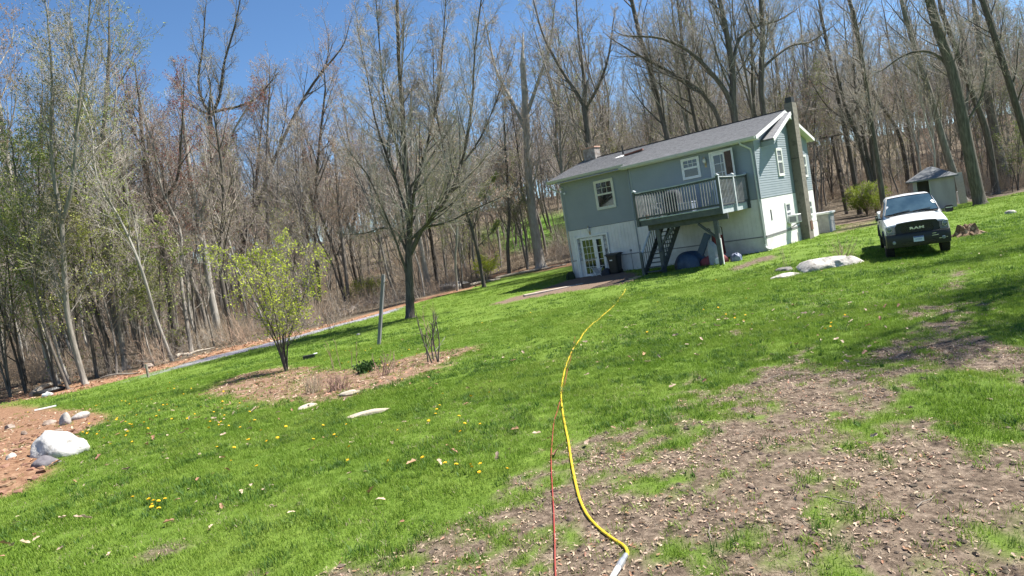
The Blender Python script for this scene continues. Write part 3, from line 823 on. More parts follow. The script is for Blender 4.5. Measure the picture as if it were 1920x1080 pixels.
# carrying beam, posts and braces
BY = DY0 + .32
MB().box(DX0 + .25, DX1 + .18, BY - .05, BY + .05, DZ - .56, DZ - .305).build('beam', deck_dark, deck)
PX = (-3.78, -1.02)
for k, x in enumerate(PX):
    gzp = hg(x, BY)
    MB().box(x - .085, x + .085, BY - .085, BY + .085, gzp - .2, DZ - .561).build('post', deck_paint, deck)
    if k == 0:
        MB().bar((x + .05, BY, DZ - 1.30), (x + .72, BY, DZ - .58), .09, .10, up=(0, 1, 0)).build('brace', deck_dark, deck)
    else:
        MB().bar((x - .05, BY, DZ - 1.30), (x - .80, BY, DZ - .58), .09, .10, up=(0, 1, 0)).build('brace', deck_dark, deck)
MB().box(PX[1] + .087, PX[1] + .125, BY - .06, BY + .02, hg(PX[1], BY) - .05, DZ - 1.35).build('post_trim', trimw, deck)
# railing: posts, rails, balusters
RT = DZ + 1.27
def rail_post(x, y, tall=RT + .05, mtl=deck_paint):
    o = MB().box(x - .055, x + .055, y - .055, y + .055, DZ - .30, tall).build('rail_post', mtl, deck)
    MB().box(x - .08, x + .08, y - .08, y + .08, tall, tall + .03).prism([(x - .08, tall + .03), (x + .08, tall + .03), (x, tall + .085)], 'y', y - .08, y + .08).build('post_cap', deck_edge, o)
rail_post(DX0 - .01, DY0 - .10); rail_post(DX1 + .10, DY0 - .10, mtl=deck_paint)
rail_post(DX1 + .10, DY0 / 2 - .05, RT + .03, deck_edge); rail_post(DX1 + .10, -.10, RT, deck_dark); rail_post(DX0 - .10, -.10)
MB().box(DX1 + .156, DX1 + .17, DY0 - .15, DY0 - .05, DZ - .30, RT + .04).build('post_sunlit_face', deck_edge, deck)  # pale sheet that paints the sunlit side of the corner post
def bent(y): return 0
def rail(a, b, z, wd, h, mtl, sag=0, name='top_rail'):
    mb = MB(); a, b = Vector(a), Vector(b); pv = None
    for i in range(9):
        t = i / 8; p = a.lerp(b, t) + Vector((0, 0, z - sag * math.sin(math.pi * t)))
        if pv is not None: mb.bar(pv, p, wd, h)
        pv = p
    return mb.build(name, mtl, deck)
fa, fb = (DX0 + .05, DY0 - .10, 0), (DX1 + .04, DY0 - .10, 0)
ra, rb = (DX1 + .10, DY0 - .04, 0), (DX1 + .10, -.16, 0)
la, lb = (DX0 - .10, DY0 - .04, 0), (DX0 - .10, -.16, 0)
for p, q in ((fa, fb), (ra, rb), (la, lb)):
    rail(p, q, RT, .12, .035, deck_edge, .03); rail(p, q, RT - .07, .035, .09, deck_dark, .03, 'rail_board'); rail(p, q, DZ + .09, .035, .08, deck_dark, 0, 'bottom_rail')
MB().box(DX0 + .05, DX1, DY0 - .075, DY0 - .041, DZ - .037, DZ + .01).build('edge_strip', deck_edge, deck)
balust_mat = mat('grey baluster paint', (.18, .182, .182), (.29, .29, .29), scale=3, rough=.6)
bal = MB().box(-.018, .018, -.018, .018, 0, 1.04).build('baluster', balust_mat, deck)
bal.location = (DX0 + .12, DY0 - .10, DZ + .13)
first = True
def add_bal(x, y, tilt=0):
    global first
    if first: first = False; o = bal
    else: o = bal.copy(); COL.objects.link(o)
    o.location = (x, y, DZ + .13); o.rotation_euler = (0, tilt, random.uniform(-.1, .1))
for i in range(30):
    x = DX0 + .14 + (DX1 - DX0 - .2) * i / 29
    if i in (23,): continue
    add_bal(x, DY0 - .10, random.uniform(-.012, .012))
for i in range(20): add_bal(DX1 + .10, DY0 + .06 + (-.30 - DY0) * i / 19)
for i in range(24): add_bal(DX0 - .10, DY0 + .06 + (-.30 - DY0) * i / 23)
# stairs coming down under the deck edge towards the set-back corner
SX0, SX1 = -4.62, -3.72
sg = hg(-4.3, DY0 + 1.0)
def stair():
    nst = 13; zt = DZ - .30; yb, yt = DY0 + .10, -.55      # climbs away from the yard along the house
    pts = []
    for sx in (SX0, SX1):
        MB().bar((sx, yb - .1, sg + .05), (sx, yt, zt + .12), .045, .30, up=(0, 0, 1)).build('stringer', deck_dark, deck)
    for i in range(nst):
        t = (i + .6) / nst; z = sg + (zt + .2 - sg) * t; y = yb + (yt - yb) * t
        MB().box(SX0 + .03, SX1 - .03, y - .16, y + .12, z - .02, z + .02).build('stair_tread', deck_paint if i < 3 else deck_dark, deck)
    a, b = Vector((SX0 - .03, yb - .12, sg + .98)), Vector((SX0 - .03, yt, zt + 1.0))
    MB().bar(a, b, .09, .04).build('stair_rail', deck_edge, deck)
    MB().box(SX0 - .09, SX0 + .02, yb - .2, yb - .09, sg - .1, sg + 1.08).build('newel_post', deck_paint, deck)
    c_, d_ = a + Vector((SX1 - SX0 + .06, 0, 0)), b + Vector((SX1 - SX0 + .06, 0, 0))
    MB().bar(c_, d_, .09, .04).build('stair_rail', deck_dark, deck)
    for i in range(1, 13):
        p = c_.lerp(d_, i / 13)
        MB().box(p.x - .018, p.x + .018, p.y - .018, p.y + .018, p.z - .85, p.z - .02).build('baluster', deck_paint, deck)
    for i in range(1, 13):
        t = i / 13; p = a.lerp(b, t)
        MB().box(p.x - .018, p.x + .018, p.y - .018, p.y + .018, p.z - .85, p.z - .02).build('baluster', balust_mat, deck)
stair()

# things standing on the deck
fab_d = mat('dark fabric', (.018, .022, .03), (.035, .04, .05), scale=8, rough=.9, bump=.4)
gt_ = thing('covered_grill', 'barbecue grill under a dark cover standing behind the deck balusters', 'grill', hw(-3.05, -2.6, DZ), -TH + .1)
cv = MB()
rings = []
for z, w_, d_ in ((.06, .36, .30), (.45, .35, .29), (.78, .36, .30), (.98, .33, .26), (1.10, .22, .16), (1.13, .05, .04)):
    rings.append([(w_ * math.copysign(abs(math.cos(a)) ** .5, math.cos(a)) * (1 + .04 * math.sin(5 * a)), d_ * math.copysign(abs(math.sin(a)) ** .5, math.sin(a)), z) for a in [2 * math.pi * k / 20 for k in range(20)]])
cv.loft(rings).build('cover', fab_d, gt_, smooth=True)
for sx in (-.28, .28):
    MB().tube([(sx - .02, 0, .06), (sx + .02, 0, .06)], .06, 12).build('wheel', darkm, gt_)
pc = thing('patio_chair', 'pale slatted patio chair behind the middle of the deck railing', 'chair', hw(-3.75, -2.7, DZ), -TH + 2.6)
chm = mat('pale plastic', (.45, .47, .50), (.36, .38, .42), scale=4, rough=.5)
MB().box(-.24, .24, -.24, .22, .40, .43).build('seat', chm, pc)
for k in range(5): MB().bar((-.20 + .10 * k, .21, .42), (-.20 + .10 * k, .33, .98), .07, .02, up=(0, 1, 0)).build('back_slat', chm, pc)
MB().bar((-.24, .335, .98), (.24, .335, .98), .05, .03).build('back_rail', chm, pc)
for sx in (-.22, .22):
    for sy in (-.21, .19): MB().bar((sx, sy, .40), (sx * 1.1, sy * 1.15, 0), .035).build('leg', chm, pc)
    MB().box(sx - .03, sx + .03, -.24, .27, .62, .65).build('armrest', chm, pc)
bx = thing('storage_box', 'low blue-grey storage box on the deck floor beside the covered grill', 'box', hw(-2.35, -2.75, DZ), -TH)
bm_ = mat('blue grey plastic', (.16, .20, .27), (.20, .24, .31), rough=.5)
MB().box(-.33, .33, -.22, .22, 0, .40).build('body', bm_, bx, bevel=.02)
MB().box(-.35, .35, -.24, .24, .402, .46).build('lid', mat('pale blue lid', (.40, .44, .52), (.34, .38, .46), rough=.5), bx, bevel=.02)
for k, (x, dy, c) in enumerate(((-4.15, -3.18, 'square clay pot on the deck floor by the outer corner post'), (-3.62, -3.2, 'small round pot on the deck edge in front of the pale chair'))):
    p_ = thing('flower_pot', c, 'pot', hw(x, dy, DZ), 0)
    MB().lathe([(.07, 0), (.09, .15), (.10, .16), (.10, .19), (.085, .19), (.08, .15)], 12).build('pot', chm if k else mat('clay', (.4, .22, .15), (.34, .18, .12), rough=.9), p_)
    MB().lathe([(.078, .15), (.05, .165), (.01, .17)], 10).build('soil', mat('dark soil', (.05, .035, .025), (.03, .02, .015), rough=1), p_)

# ------------------------------------------------------------------ clutter under the deck and by the basement door
def heap(name, label, cat, x, y, rx, ry, h, mtl, seed, peak=None, fold=.16, rot=0):
    """draped sheet over lumps: closed skin down to the ground"""
    g = np.random.default_rng(seed); k = 26; rings = []
    base = thing(name, label, cat, hw(x, y, hg(x, y)), -TH + rot)
    ph = g.uniform(0, 6.28, 5)
    for i in range(11):
        t = i / 10; r = math.sin((1 - t) * math.pi / 2) ** .75; z = h * (1 - (1 - t) ** 2.0)
        ring = []
        for j in range(k):
            a = 2 * math.pi * j / k
            q = 1 + fold * (math.sin(5 * a + ph[0]) * .5 + math.sin(9 * a + ph[1]) * .35 + math.sin(3 * a + ph[2] + t * 2) * .6) * (1 - t * .5)
            px, py = rx * r * q * math.cos(a), ry * r * q * math.sin(a); zz = z
            if peak: px += peak[0] * t ** 1.6; py += peak[1] * t ** 1.6; zz = z + peak[2] * t ** 3
            ring.append((px, py, zz + .03 * math.sin(4 * a + ph[3] + 5 * t) - (.06 if i == 0 else 0)))
        rings.append(ring)
    MB().loft(rings).build('drape', mtl, base, smooth=True)
    return base
tarp = mat('blue tarpaulin', (.022, .045, .085), (.035, .065, .115), scale=6, rough=.45, bump=.5, bscale=7)
red_c = mat('faded red fabric', (.20, .035, .04), (.28, .06, .06), scale=5, rough=.7, bump=.4)
grey_c = mat('pale grey canvas', (.30, .31, .32), (.40, .41, .42), scale=5, rough=.85, bump=.4)
t1 = heap('tarpaulin', 'dark blue tarpaulin draped over a heap under the deck', 'tarp', -2.85, -2.2, .78, .55, .72, tarp, 3)
MB().bar((.45, .0, .35), (1.02, .05, 1.42), .34, .10, up=(0, 1, 0)).build('raised_flap', tarp, t1, bevel=.03)
heap('folded_canopy', 'faded red folded canopy lying beside the blue tarpaulin', 'canopy', -1.62, -2.25, .55, .30, .42, red_c, 5, fold=.25, rot=.3)
g1 = heap('canvas_bag', 'pale grey canvas bag with a white end leaning under the deck', 'bag', -1.46, -2.55, .26, .22, .98, grey_c, 8, peak=(-.25, .1, .1), fold=.12)
MB().box(.05, .34, -.26, -.10, -.02, .30).build('white_end', trimw, g1, bevel=.04)
heap('folded_tarpaulin', 'small blue and white folded tarpaulin beside the outer deck post', 'tarp', -.66, -2.2, .25, .2, .32, mat('blue white sheet', (.035, .06, .15), (.28, .31, .38), scale=3, rough=.6, bump=.3), 9, fold=.22)
wb = thing('wheelbarrow', 'upended red wheelbarrow leaning behind the grey canvas bag', 'wheelbarrow', hw(-1.55, -1.9, hg(-1.55, -1.9)), -TH)
tray = MB(); ringa = [(-.32, 0, .55), (.32, 0, .55), (.25, .10, 1.25), (-.25, .10, 1.25)]
tray.add([(-.34, .0, .35), (.34, .0, .35), (.26, .12, 1.22), (-.26, .12, 1.22), (-.22, .24, .50), (.22, .24, .50), (.17, .30, 1.08), (-.17, .30, 1.08)], [(4, 5, 6, 7), (0, 1, 5, 4), (1, 2, 6, 5), (2, 3, 7, 6), (3, 0, 4, 7)])
tray.build('tray', red_c, wb)
for sx in (-.24, .24): MB().tube([(sx, .10, .10), (sx, .16, .9), (sx * 1.15, .04, 1.55), (sx * 1.2, -.14, 1.6)], .02, 7).build('handle', darkm, wb)
wheel = MB()
for k in range(18):
    a0, a1 = 2 * math.pi * k / 18, 2 * math.pi * (k + 1) / 18
    wheel.bar((0, .2 + .17 * math.cos(a0), .19 + .17 * math.sin(a0)), (0, .2 + .17 * math.cos(a1), .19 + .17 * math.sin(a1)), .07, .06, up=(1, 0, 0))
wheel.build('wheel', darkm, wb)
# black bin beside the basement door
bin_m = mat('black plastic bin', (.012, .013, .014), (.02, .021, .022), rough=.45)
bn = thing('trash_bin', 'black plastic trash bin beside the basement french door', 'bin', hw(-8.2, .05, hg(-8.2, .05)), -TH)
rs = []
for z, w_, d_ in ((0, .24, .24), (.1, .26, .26), (.95, .33, .33), (.98, .36, .36), (1.02, .36, .36)):
    rs.append([(w_ * math.copysign(abs(math.cos(a)) ** .35, math.cos(a)), d_ * math.copysign(abs(math.sin(a)) ** .35, math.sin(a)), z) for a in [2 * math.pi * (k + .5) / 20 for k in range(20)]])
MB().loft(rs).build('body', bin_m, bn)
MB().prism([(-.38, 1.022), (.38, 1.022), (.36, 1.07), (.1, 1.12), (-.36, 1.07)], 'x', -.37, .37).build('lid', bin_m, bn)
for sx in (-.2, .2): MB().tube([(sx - .03, .25, .1), (sx + .03, .25, .1)], .1, 14).build('wheel', darkm, bn)
MB().box(-.10, .06, -.345, -.335, .72, .78).build('sticker', trimw, bn)
# pale odds and ends in front of that door
od = thing('folding_chair', 'pale folding chair tipped over in front of the basement door', 'chair', hw(-9.35, -.05, hg(-9.35, -.05)), -TH + .35)
tan = mat('pale tan fabric', (.36, .34, .30), (.50, .49, .46), scale=6, rough=.85, bump=.4)
MB().add([(-.30, -.1, .06), (.20, -.16, .10), (.24, .26, .42), (-.26, .30, .38), (-.30, -.1, .03), (.20, -.16, .07), (.24, .26, .39), (-.26, .30, .35)], [(0, 1, 2, 3), (7, 6, 5, 4), (0, 4, 5, 1), (1, 5, 6, 2), (2, 6, 7, 3), (3, 7, 4, 0)]).build('seat', tan, od)
MB().add([(-.22, -.2, .50), (.02, -.24, .52), (.26, .02, .08), (.0, .06, .04), (-.22, -.17, .50), (.02, -.21, .52), (.26, .05, .08), (.0, .09, .04)], [(0, 1, 2, 3), (7, 6, 5, 4), (0, 4, 5, 1), (1, 5, 6, 2), (2, 6, 7, 3), (3, 7, 4, 0)]).build('backrest', chm, od)
for a_, b_ in (((-.32, -.12, .04), (.28, .30, .46)), ((.24, -.2, .03), (-.28, .34, .42)), ((-.25, -.24, .55), (-.05, -.1, .02)), ((.3, .0, .02), (.05, -.28, .56))):
    MB().tube([a_, b_], .014, 6).build('leg', trimw, od)
fb_ = heap('garden_bag', 'dark crumpled bag between the tipped chair and the black bin', 'bag', -8.75, -.02, .30, .26, .34, fab_d, 14, fold=.2)
heap('potted_shrub', 'small dark shrub mound at the outer basement corner by the downspout', 'shrub', -11.45, .35, .28, .26, .42, mat('dark evergreen', (.018, .03, .012), (.03, .05, .018), scale=20, rough=.9, bump=1), 15, fold=.3)
# pale stepping slab and loose bricks by the stairs
slab_m = mat('pale slab stone', (.46, .40, .34), (.36, .31, .26), scale=4, rough=.95, bump=.4)  # pale is the slab's own colour
sl = thing('stone_slab', 'long pale stone slab at the edge of the brown patio by the basement door', 'slab', G(1052, 541), R(14))
MB().box(-2.0, 1.9, -.19, .19, -.06, .045).build('slab', slab_m, sl, bevel=.015)
for k, (px, py, c) in enumerate(((1187, 524, 'tan brick lying at the foot of the deck stairs'), (1196, 521, 'pale brick beside the stair foot, nearest the newel post'), (1180, 529, 'broken brick at the patio corner near the hose end'))):
    b_ = thing('loose_brick', c, 'brick', G(px, py), random.uniform(-.5, .5))
    MB().box(-.2, .2, -.08, .08, -.02, .07).build('brick', mat('tan brick', (.42, .33, .20), (.34, .24, .15), rough=.95, bump=.3), b_, bevel=.01)

# well house / block bin against the chimney
bh = G(1541, 436)
bi = thing('block_bin', 'square grey block bin with a white lid beside the tall chimney', 'bin', bh, -TH)
cb2 = mat('grey painted block', (.30, .30, .29), (.40, .40, .385), scale=3, rough=.9, bump=.3)
for j in range(5):
    for i in range(3):
        for face in range(4):
            L = 1.26; u = -L / 2 + L * i / 3 + .003; z = -.1 + j * .235
            if face == 0: MB().box(u, u + L / 3 - .008, -.63, -.55, z, z + .228).build('block', cb2, bi)
            elif face == 1: MB().box(.55, .63, max(u, -.549), min(u + L / 3 - .008, .549), z, z + .228).build('block', cb2, bi)
            elif face == 2: MB().box(u, u + L / 3 - .008, .55, .63, z, z + .228).build('block', cb2, bi)
            else: MB().box(-.63, -.55, max(u, -.549), min(u + L / 3 - .008, .549), z, z + .228).build('block', cb2, bi)
MB().box(-.545, .545, -.545, .545, -.1, 1.0).build('core', darkm, bi)
MB().box(-.72, .72, -.72, .72, 1.078, 1.19).build('lid', trimw, bi, bevel=.012)
MB().tube([(-.3, -.64, .62), (-.3, -.66, .62)], .05, 10).build('port', darkm, bi)
# ------------------------------------------------------------------ pickup truck
def make_truck():
    P0 = at(20.0, 1727, 490); P0[2] = float(gz(P0[0], P0[1]))
    t = thing('pickup_truck', 'white pickup truck with black grille and bumper parked on the lawn', 'truck', P0, R(-28.4))
    paint = mat('white truck paint', (.74, .76, .78), (.70, .72, .74), scale=1, rough=.18, spec=.6)
    blk = mat('black truck plastic', (.012, .012, .013), (.018, .018, .019), scale=6, rough=.5)
    gloss = mat('gloss black trim', (.008, .008, .009), rough=.25)
    chrome = mat('bright metal', (.62, .63, .65), rough=.25, metal=.9)
    scr = mat('windshield', (.03, .06, .085), (.06, .105, .135), scale=1.5, rough=.03, spec=1)  # blue base colour carries some of the sky's reflection
    rub = mat('tyre rubber', (.015, .015, .015), (.022, .021, .02), scale=20, rough=.85, bump=.3)
    lens = mat('headlamp lens', (.30, .31, .32), (.12, .13, .14), scale=14, rough=.08, spec=.9)
    def sect(y, hw_, z0, z1, sh, crown=.03, tuck=.05):
        """cross-section of body: bottom, side, shoulder, crown"""
        pts = [(-hw_ + tuck + .02, z0), (-hw_ + .01, z0 + .10), (-hw_, (z0 + z1) / 2), (-hw_ + .015, z1 - sh), (-hw_ + sh * .55, z1 - sh * .25), (-hw_ + sh * 1.5, z1), (-hw_ * .4, z1 + crown), (0, z1 + crown * 1.2)]
        pts = pts + [(-x, z) for x, z in pts[-2::-1]]
        return [(x, y, z) for x, z in pts]
    # lower body from the nose to the cab's back
    rings = [sect(.15, .95, .60, 1.10, .10, .02), sect(.22, .97, .56, 1.155, .12, .03), sect(.45, .985, .55, 1.19, .13, .045), sect(1.0, 1.0, .55, 1.235, .13, .06), sect(1.40, 1.0, .52, 1.275, .12, .05), sect(1.55, 1.0, .50, 1.25, .08, .0), sect(3.75, 1.0, .50, 1.25, .06, .0)]
    MB().loft(rings).build('body', paint, t, smooth=True)
    bed = [sect(3.80, 1.0, .52, 1.36, .06, .0), sect(4.8, 1.0, .54, 1.37, .06, .0), sect(5.75, .98, .60, 1.37, .06, .0)]
    MB().loft(bed).build('cargo_bed', paint, t, smooth=True)
    # raised hood centre
    hd = []
    for y, w0, z in ((.17, .60, 1.15), (.27, .62, 1.205), (.7, .66, 1.275), (1.30, .70, 1.325), (1.38, .70, 1.315)):
        hd.append([(-w0 - .08, y, z - .07), (-w0, y, z - .012), (-w0 * .5, y, z + .012), (0, y, z + .018), (w0 * .5, y, z + .012), (w0, y, z - .012), (w0 + .08, y, z - .07), (w0, y, z - .12), (-w0, y, z - .12)])
    MB().loft(hd).build('hood', paint, t, smooth=True)
    # cab
    def cab(y, hb, ht, zb, zt): return [(-hb, y, zb), (-(hb + ht) / 2 - .02, y, (zb + zt) / 2), (-ht - .02, y, zt - .08), (-ht + .07, y, zt - .015), (0, y, zt + .02), (ht - .07, y, zt - .015), (ht + .02, y, zt - .08), ((hb + ht) / 2 + .02, y, (zb + zt) / 2), (hb, y, zb)]
    rings = [cab(1.36, .93, .91, 1.22, 1.31), cab(1.75, .94, .82, 1.22, 1.66), cab(2.10, .95, .74, 1.22, 1.885), cab(2.35, .95, .73, 1.22, 1.94), cab(3.2, .95, .73, 1.22, 1.95), cab(3.55, .95, .72, 1.22, 1.91), cab(3.75, .95, .80, 1.22, 1.45)]
    MB().loft(rings).build('cab', paint, t, smooth=True)
    # windshield, sitting just above the raked front of the cab
    ws = MB()
    def wsp(u, v):
        y = 1.40 + (2.085 - 1.40) * v; z = 1.335 + (1.895 - 1.335) * v
        w_ = .87 + (.70 - .87) * v
        return (u * w_, y - .035 + .05 * u * u - .01, z + .045 - .03 * u * u)
    nu, nv = 12, 6
    vs = [wsp(-1 + 2 * i / nu, .04 + .92 * j / nv) for j in range(nv + 1) for i in range(nu + 1)]
    ws.add(vs, [(j * (nu + 1) + i, j * (nu + 1) + i + 1, (j + 1) * (nu + 1) + i + 1, (j + 1) * (nu + 1) + i) for j in range(nv) for i in range(nu)])
    ws.build('windshield', scr, t, smooth=True, fix=False)
    fr = MB()
    prev = None
    loop = [wsp(-1 + 2 * i / 10, .03) for i in range(11)] + [wsp(1, .03 + .94 * j / 6) for j in range(1, 7)] + [wsp(1 - 2 * i / 10, .97) for i in range(1, 11)] + [wsp(-1, .97 - .94 * j / 6) for j in range(1, 6)]
    loop.append(loop[0])
    fr.tube(loop, .014, 6, cap=False); fr.build('windshield_seal', gloss, t)
    MB().prism([(1.33, 1.315), (1.44, 1.335), (1.44, 1.365), (1.33, 1.335)], 'x', -.84, .84).build('cowl', blk, t)
    for s, e in ((-.65, -.05), (.05, .72)):
        a, b = Vector(wsp(s, .02)) + Vector((0, -.01, .02)), Vector(wsp(e, .10)) + Vector((0, -.015, .02))
        MB().bar(a, b, .03, .018).build('wiper', blk, t)
    MB().box(-.09, .09, 1.98, 2.02, 1.80, 1.86).build('interior_mirror', gloss, t)
    for sx in (-1, 1):
        # side glass and pillars
        q = [(sx * .948, 1.62, 1.27), (sx * .958, 3.35, 1.27), (sx * .80, 3.25, 1.80), (sx * .80, 2.12, 1.80)]
        q2 = [(x - sx * .02, y, z) for x, y, z in q]
        MB().add(q + q2, [(0, 1, 2, 3), (7, 6, 5, 4), (0, 4, 5, 1), (1, 5, 6, 2), (2, 6, 7, 3), (3, 7, 4, 0)]).build('side_window', scr, t)
        MB().box(sx * 1.004 - .008, sx * 1.004 + .008, 2.78, 2.94, 1.08, 1.13).build('door_handle', gloss, t)
        for y in (1.55, 2.65, 3.55):
            MB().box(sx * 1.0 - .004, sx * 1.0 + .004, y, y + .012, .62, 1.16).build('door_seam', gloss, t)
        # door mirror
        m = MB().bar((sx * .93, 1.72, 1.27), (sx * 1.10, 1.70, 1.27), .05, .04)
        m.build('mirror_arm', blk, t)
        x0, x1 = sorted((sx * 1.08, sx * (1.34 if sx > 0 else 1.17)))
        mm = MB().box(x0, x1, 1.62, 1.76, 1.20, 1.42).build('mirror', blk, t, bevel=.03)
        MB().box(x0 + .02, x1 - .02, 1.612, 1.6195, 1.335, 1.36).build('mirror_trim', chrome, mm)
        # wheel arches and wheels
        for y in (.98, 4.55):
            ar = MB(); pts = []
            for k in range(13):
                a = math.pi * k / 12; pts.append((y - .49 * math.cos(a), .44 + .47 * math.sin(a)))
            inner = [(y - .43 * math.cos(math.pi * k / 12), .44 + .41 * math.sin(math.pi * k / 12)) for k in range(13)]
            ar.prism(pts + inner[::-1], 'x', sx * .90, sx * 1.035); ar.build('wheel_arch', blk, t)
            ar = MB().prism([(y - .43 * math.cos(math.pi * k / 12), .44 + .41 * math.sin(math.pi * k / 12)) for k in range(13)], 'x', sx * .72, sx * 1.006); ar.build('wheel_well', gloss, t)
            Mx = Matrix.Translation((sx * .86, y, .405)) @ Matrix.Rotation(math.pi / 2, 4, 'Y')
            wh = MB().lathe([(.24, -.13), (.37, -.14), (.402, -.11), (.405, 0), (.402, .11), (.37, .14), (.24, .13)], 28, M=Mx).build('wheel', rub, t, smooth=True)
            rim = MB().lathe([(.08, -.14), (.10, -.15), (.12, -.11), (.23, -.12), (.24, -.10), (.24, .10), (.23, .12), (.12, .11), (.10, .15), (.08, .14)], 20, M=Mx).build('rim', mat('alloy', (.4, .4, .42), rough=.35, metal=.8), wh)
            lug = MB()
            for k in range(24):
                a = 2 * math.pi * k / 24
                lug.box(-.12, .12, -.02, .02, .400, .415, M=Matrix.Translation((sx * .86, y, .405)) @ Matrix.Rotation(a, 4, 'X'))
            lug = lug.build('tread', rub, wh); lug['kind'] = 'stuff'
        # headlamps
        hl = MB(); x0, x1 = sorted((sx * .655, sx * .945))
        hl.add([(x0, .055 + (.05 if sx < 0 else 0), .80), (x1, .055 + (.05 if sx > 0 else 0), .80), (x1, .07 + (.05 if sx > 0 else 0), 1.06), (x0, .07 + (.05 if sx < 0 else 0), 1.06),
                (x0, .20, .80), (x1, .20, .80), (x1, .20, 1.06), (x0, .20, 1.06)], [(0, 1, 2, 3), (7, 6, 5, 4), (0, 4, 5, 1), (1, 5, 6, 2), (2, 6, 7, 3), (3, 7, 4, 0)])
        h = hl.build('headlight', mat('dark headlamp', (.05, .052, .055), (.08, .082, .085), rough=.1, spec=.9), t, bevel=.02)
        c = sx * .84
        My = Matrix.Translation((c, .085, .975)) @ Matrix.Rotation(math.pi / 2, 4, 'X')
        MB().lathe([(.075, 0), (.07, .035), (.05, .05), (.02, .055)], 18, M=My).build('projector', lens, h)
        MB().lathe([(.088, -.01), (.088, .04), (.075, .04), (.075, -.01)], 18, M=My).build('projector_ring', chrome, h)
        MB().box(x0 + .03, x1 - .03, .035, .068, .825, .87).build('signal_lamp', lens, h)
        # fog lamps in the bumper
        My = Matrix.Translation((sx * .74, -.10, .56)) @ Matrix.Rotation(math.pi / 2, 4, 'X')
        MB().lathe([(.06, 0), (.055, .03), (.02, .035)], 14, M=My).build('fog_lamp', lens, t)
    # grille: black surround, mesh field, lettering
    gr = MB()
    out = [(-.66, .76), (.66, .76), (.655, 1.03), (.60, 1.125), (.45, 1.15), (0, 1.165), (-.45, 1.15), (-.60, 1.125), (-.655, 1.03)]
    inn = [(-.46, .80), (.46, .80), (.50, .90), (.44, 1.04), (.30, 1.06), (0, 1.065), (-.30, 1.06), (-.44, 1.04), (-.50, .90)]
    k = len(out)
    vs = [(x, .015, z) for x, z in out] + [(x, .03, z) for x, z in inn] + [(x, .14, z) for x, z in out] + [(x, .12, z) for x, z in inn]
    fs = []
    for i in range(k):
        j = (i + 1) % k
        fs += [(i, j, k + j, k + i), (2 * k + j, 2 * k + i, 3 * k + i, 3 * k + j), (i, 2 * k + i, 2 * k + j, j), (k + i, k + j, 3 * k + j, 3 * k + i)]
    g = gr.add(vs, fs).build('grille', blk, t)
    MB().prism(inn, 'y', .085, .11).build('grille_field', gloss, g)
    mesh_ = MB()
    for i in range(15): mesh_.box(-.45 + .064 * i - .004, -.45 + .064 * i + .004, .072, .084, .81, 1.045)
    for j in range(6): mesh_.box(-.47, .47, .070, .0835, .83 + .04 * j - .004, .83 + .04 * j + .004)
    mo = mesh_.build('grille_mesh', blk, g); mo['kind'] = 'stuff'
    cu = bpy.data.curves.new('badge', 'FONT'); cu.body = 'RAM'; cu.size = .098; cu.extrude = .008; cu.align_x = 'CENTER'; cu.align_y = 'CENTER'; cu.space_character = 1.18; cu.offset = .006
    tmp = bpy.data.objects.new('tmp', cu); COL.objects.link(tmp)
    bpy.context.view_layer.update()
    me = bpy.data.meshes.new_from_object(tmp.evaluated_get(bpy.context.evaluated_depsgraph_get()))
    bpy.data.objects.remove(tmp); me.materials.clear(); me.materials.append(chrome)
    ty = bpy.data.objects.new('badge_letters', me); COL.objects.link(ty); ty.parent = g
    ty.matrix_local = Matrix.Translation((0, .05, .945)) @ Matrix.Rotation(math.pi / 2, 4, 'X') @ Matrix.Diagonal((2.0, 1, 1, 1))
    # bumper
    bp = []
    for x, y in ((-.985, .18), (-.96, .02), (-.80, -.08), (-.45, -.125), (0, -.135), (.45, -.125), (.80, -.08), (.96, .02), (.985, .18)):
        bp.append([(x, y, .795), (x, y - .015, .76), (x, y - .02, .58), (x, y + .02, .40), (x, y + .14, .38), (x, y + .16, .795)])
    MB().loft(bp).build('bumper', blk, t, smooth=True)
    MB().box(-.50, .50, -.152, -.13, .46, .54).build('air_dam', gloss, t)
    for (a, b) in (((.42, -.155, .72), (.93, -.0, .735)), ((.60, -.125, .545), (.86, -.065, .56)), ((.40, -.158, .655), (.60, -.14, .665))):
        MB().bar(a, b, .02, .018).build('bumper_glint_strip', chrome, t)  # bright strips modelled in place of glints on the bumper
    pl = MB().box(-.155, .155, -.172, -.16, .525, .69).build('license_plate', mat('pale plate', (.50, .56, .66), (.62, .66, .72), scale=9, rough=.4), t)
    MB().box(-.15, .15, -.176, -.1725, .655, .687).build('plate_band', mat('plate blue', (.04, .08, .30), (.05, .10, .36), rough=.4), pl)
    MB().box(-.10, .10, -.176, -.1725, .575, .625).build('plate_field', mat('plate grey', (.25, .30, .42), (.45, .50, .60), scale=30, rough=.4), pl)
    MB().box(-.02, .02, -.2, -.14, .43, .50).build('tow_hook', gloss, t)
    MB().box(-.7, .7, .4, 5.5, .34, .50).build('underbody', gloss, t)
    return t
tk = make_truck()
tk.scale = (.89, 1, 1)

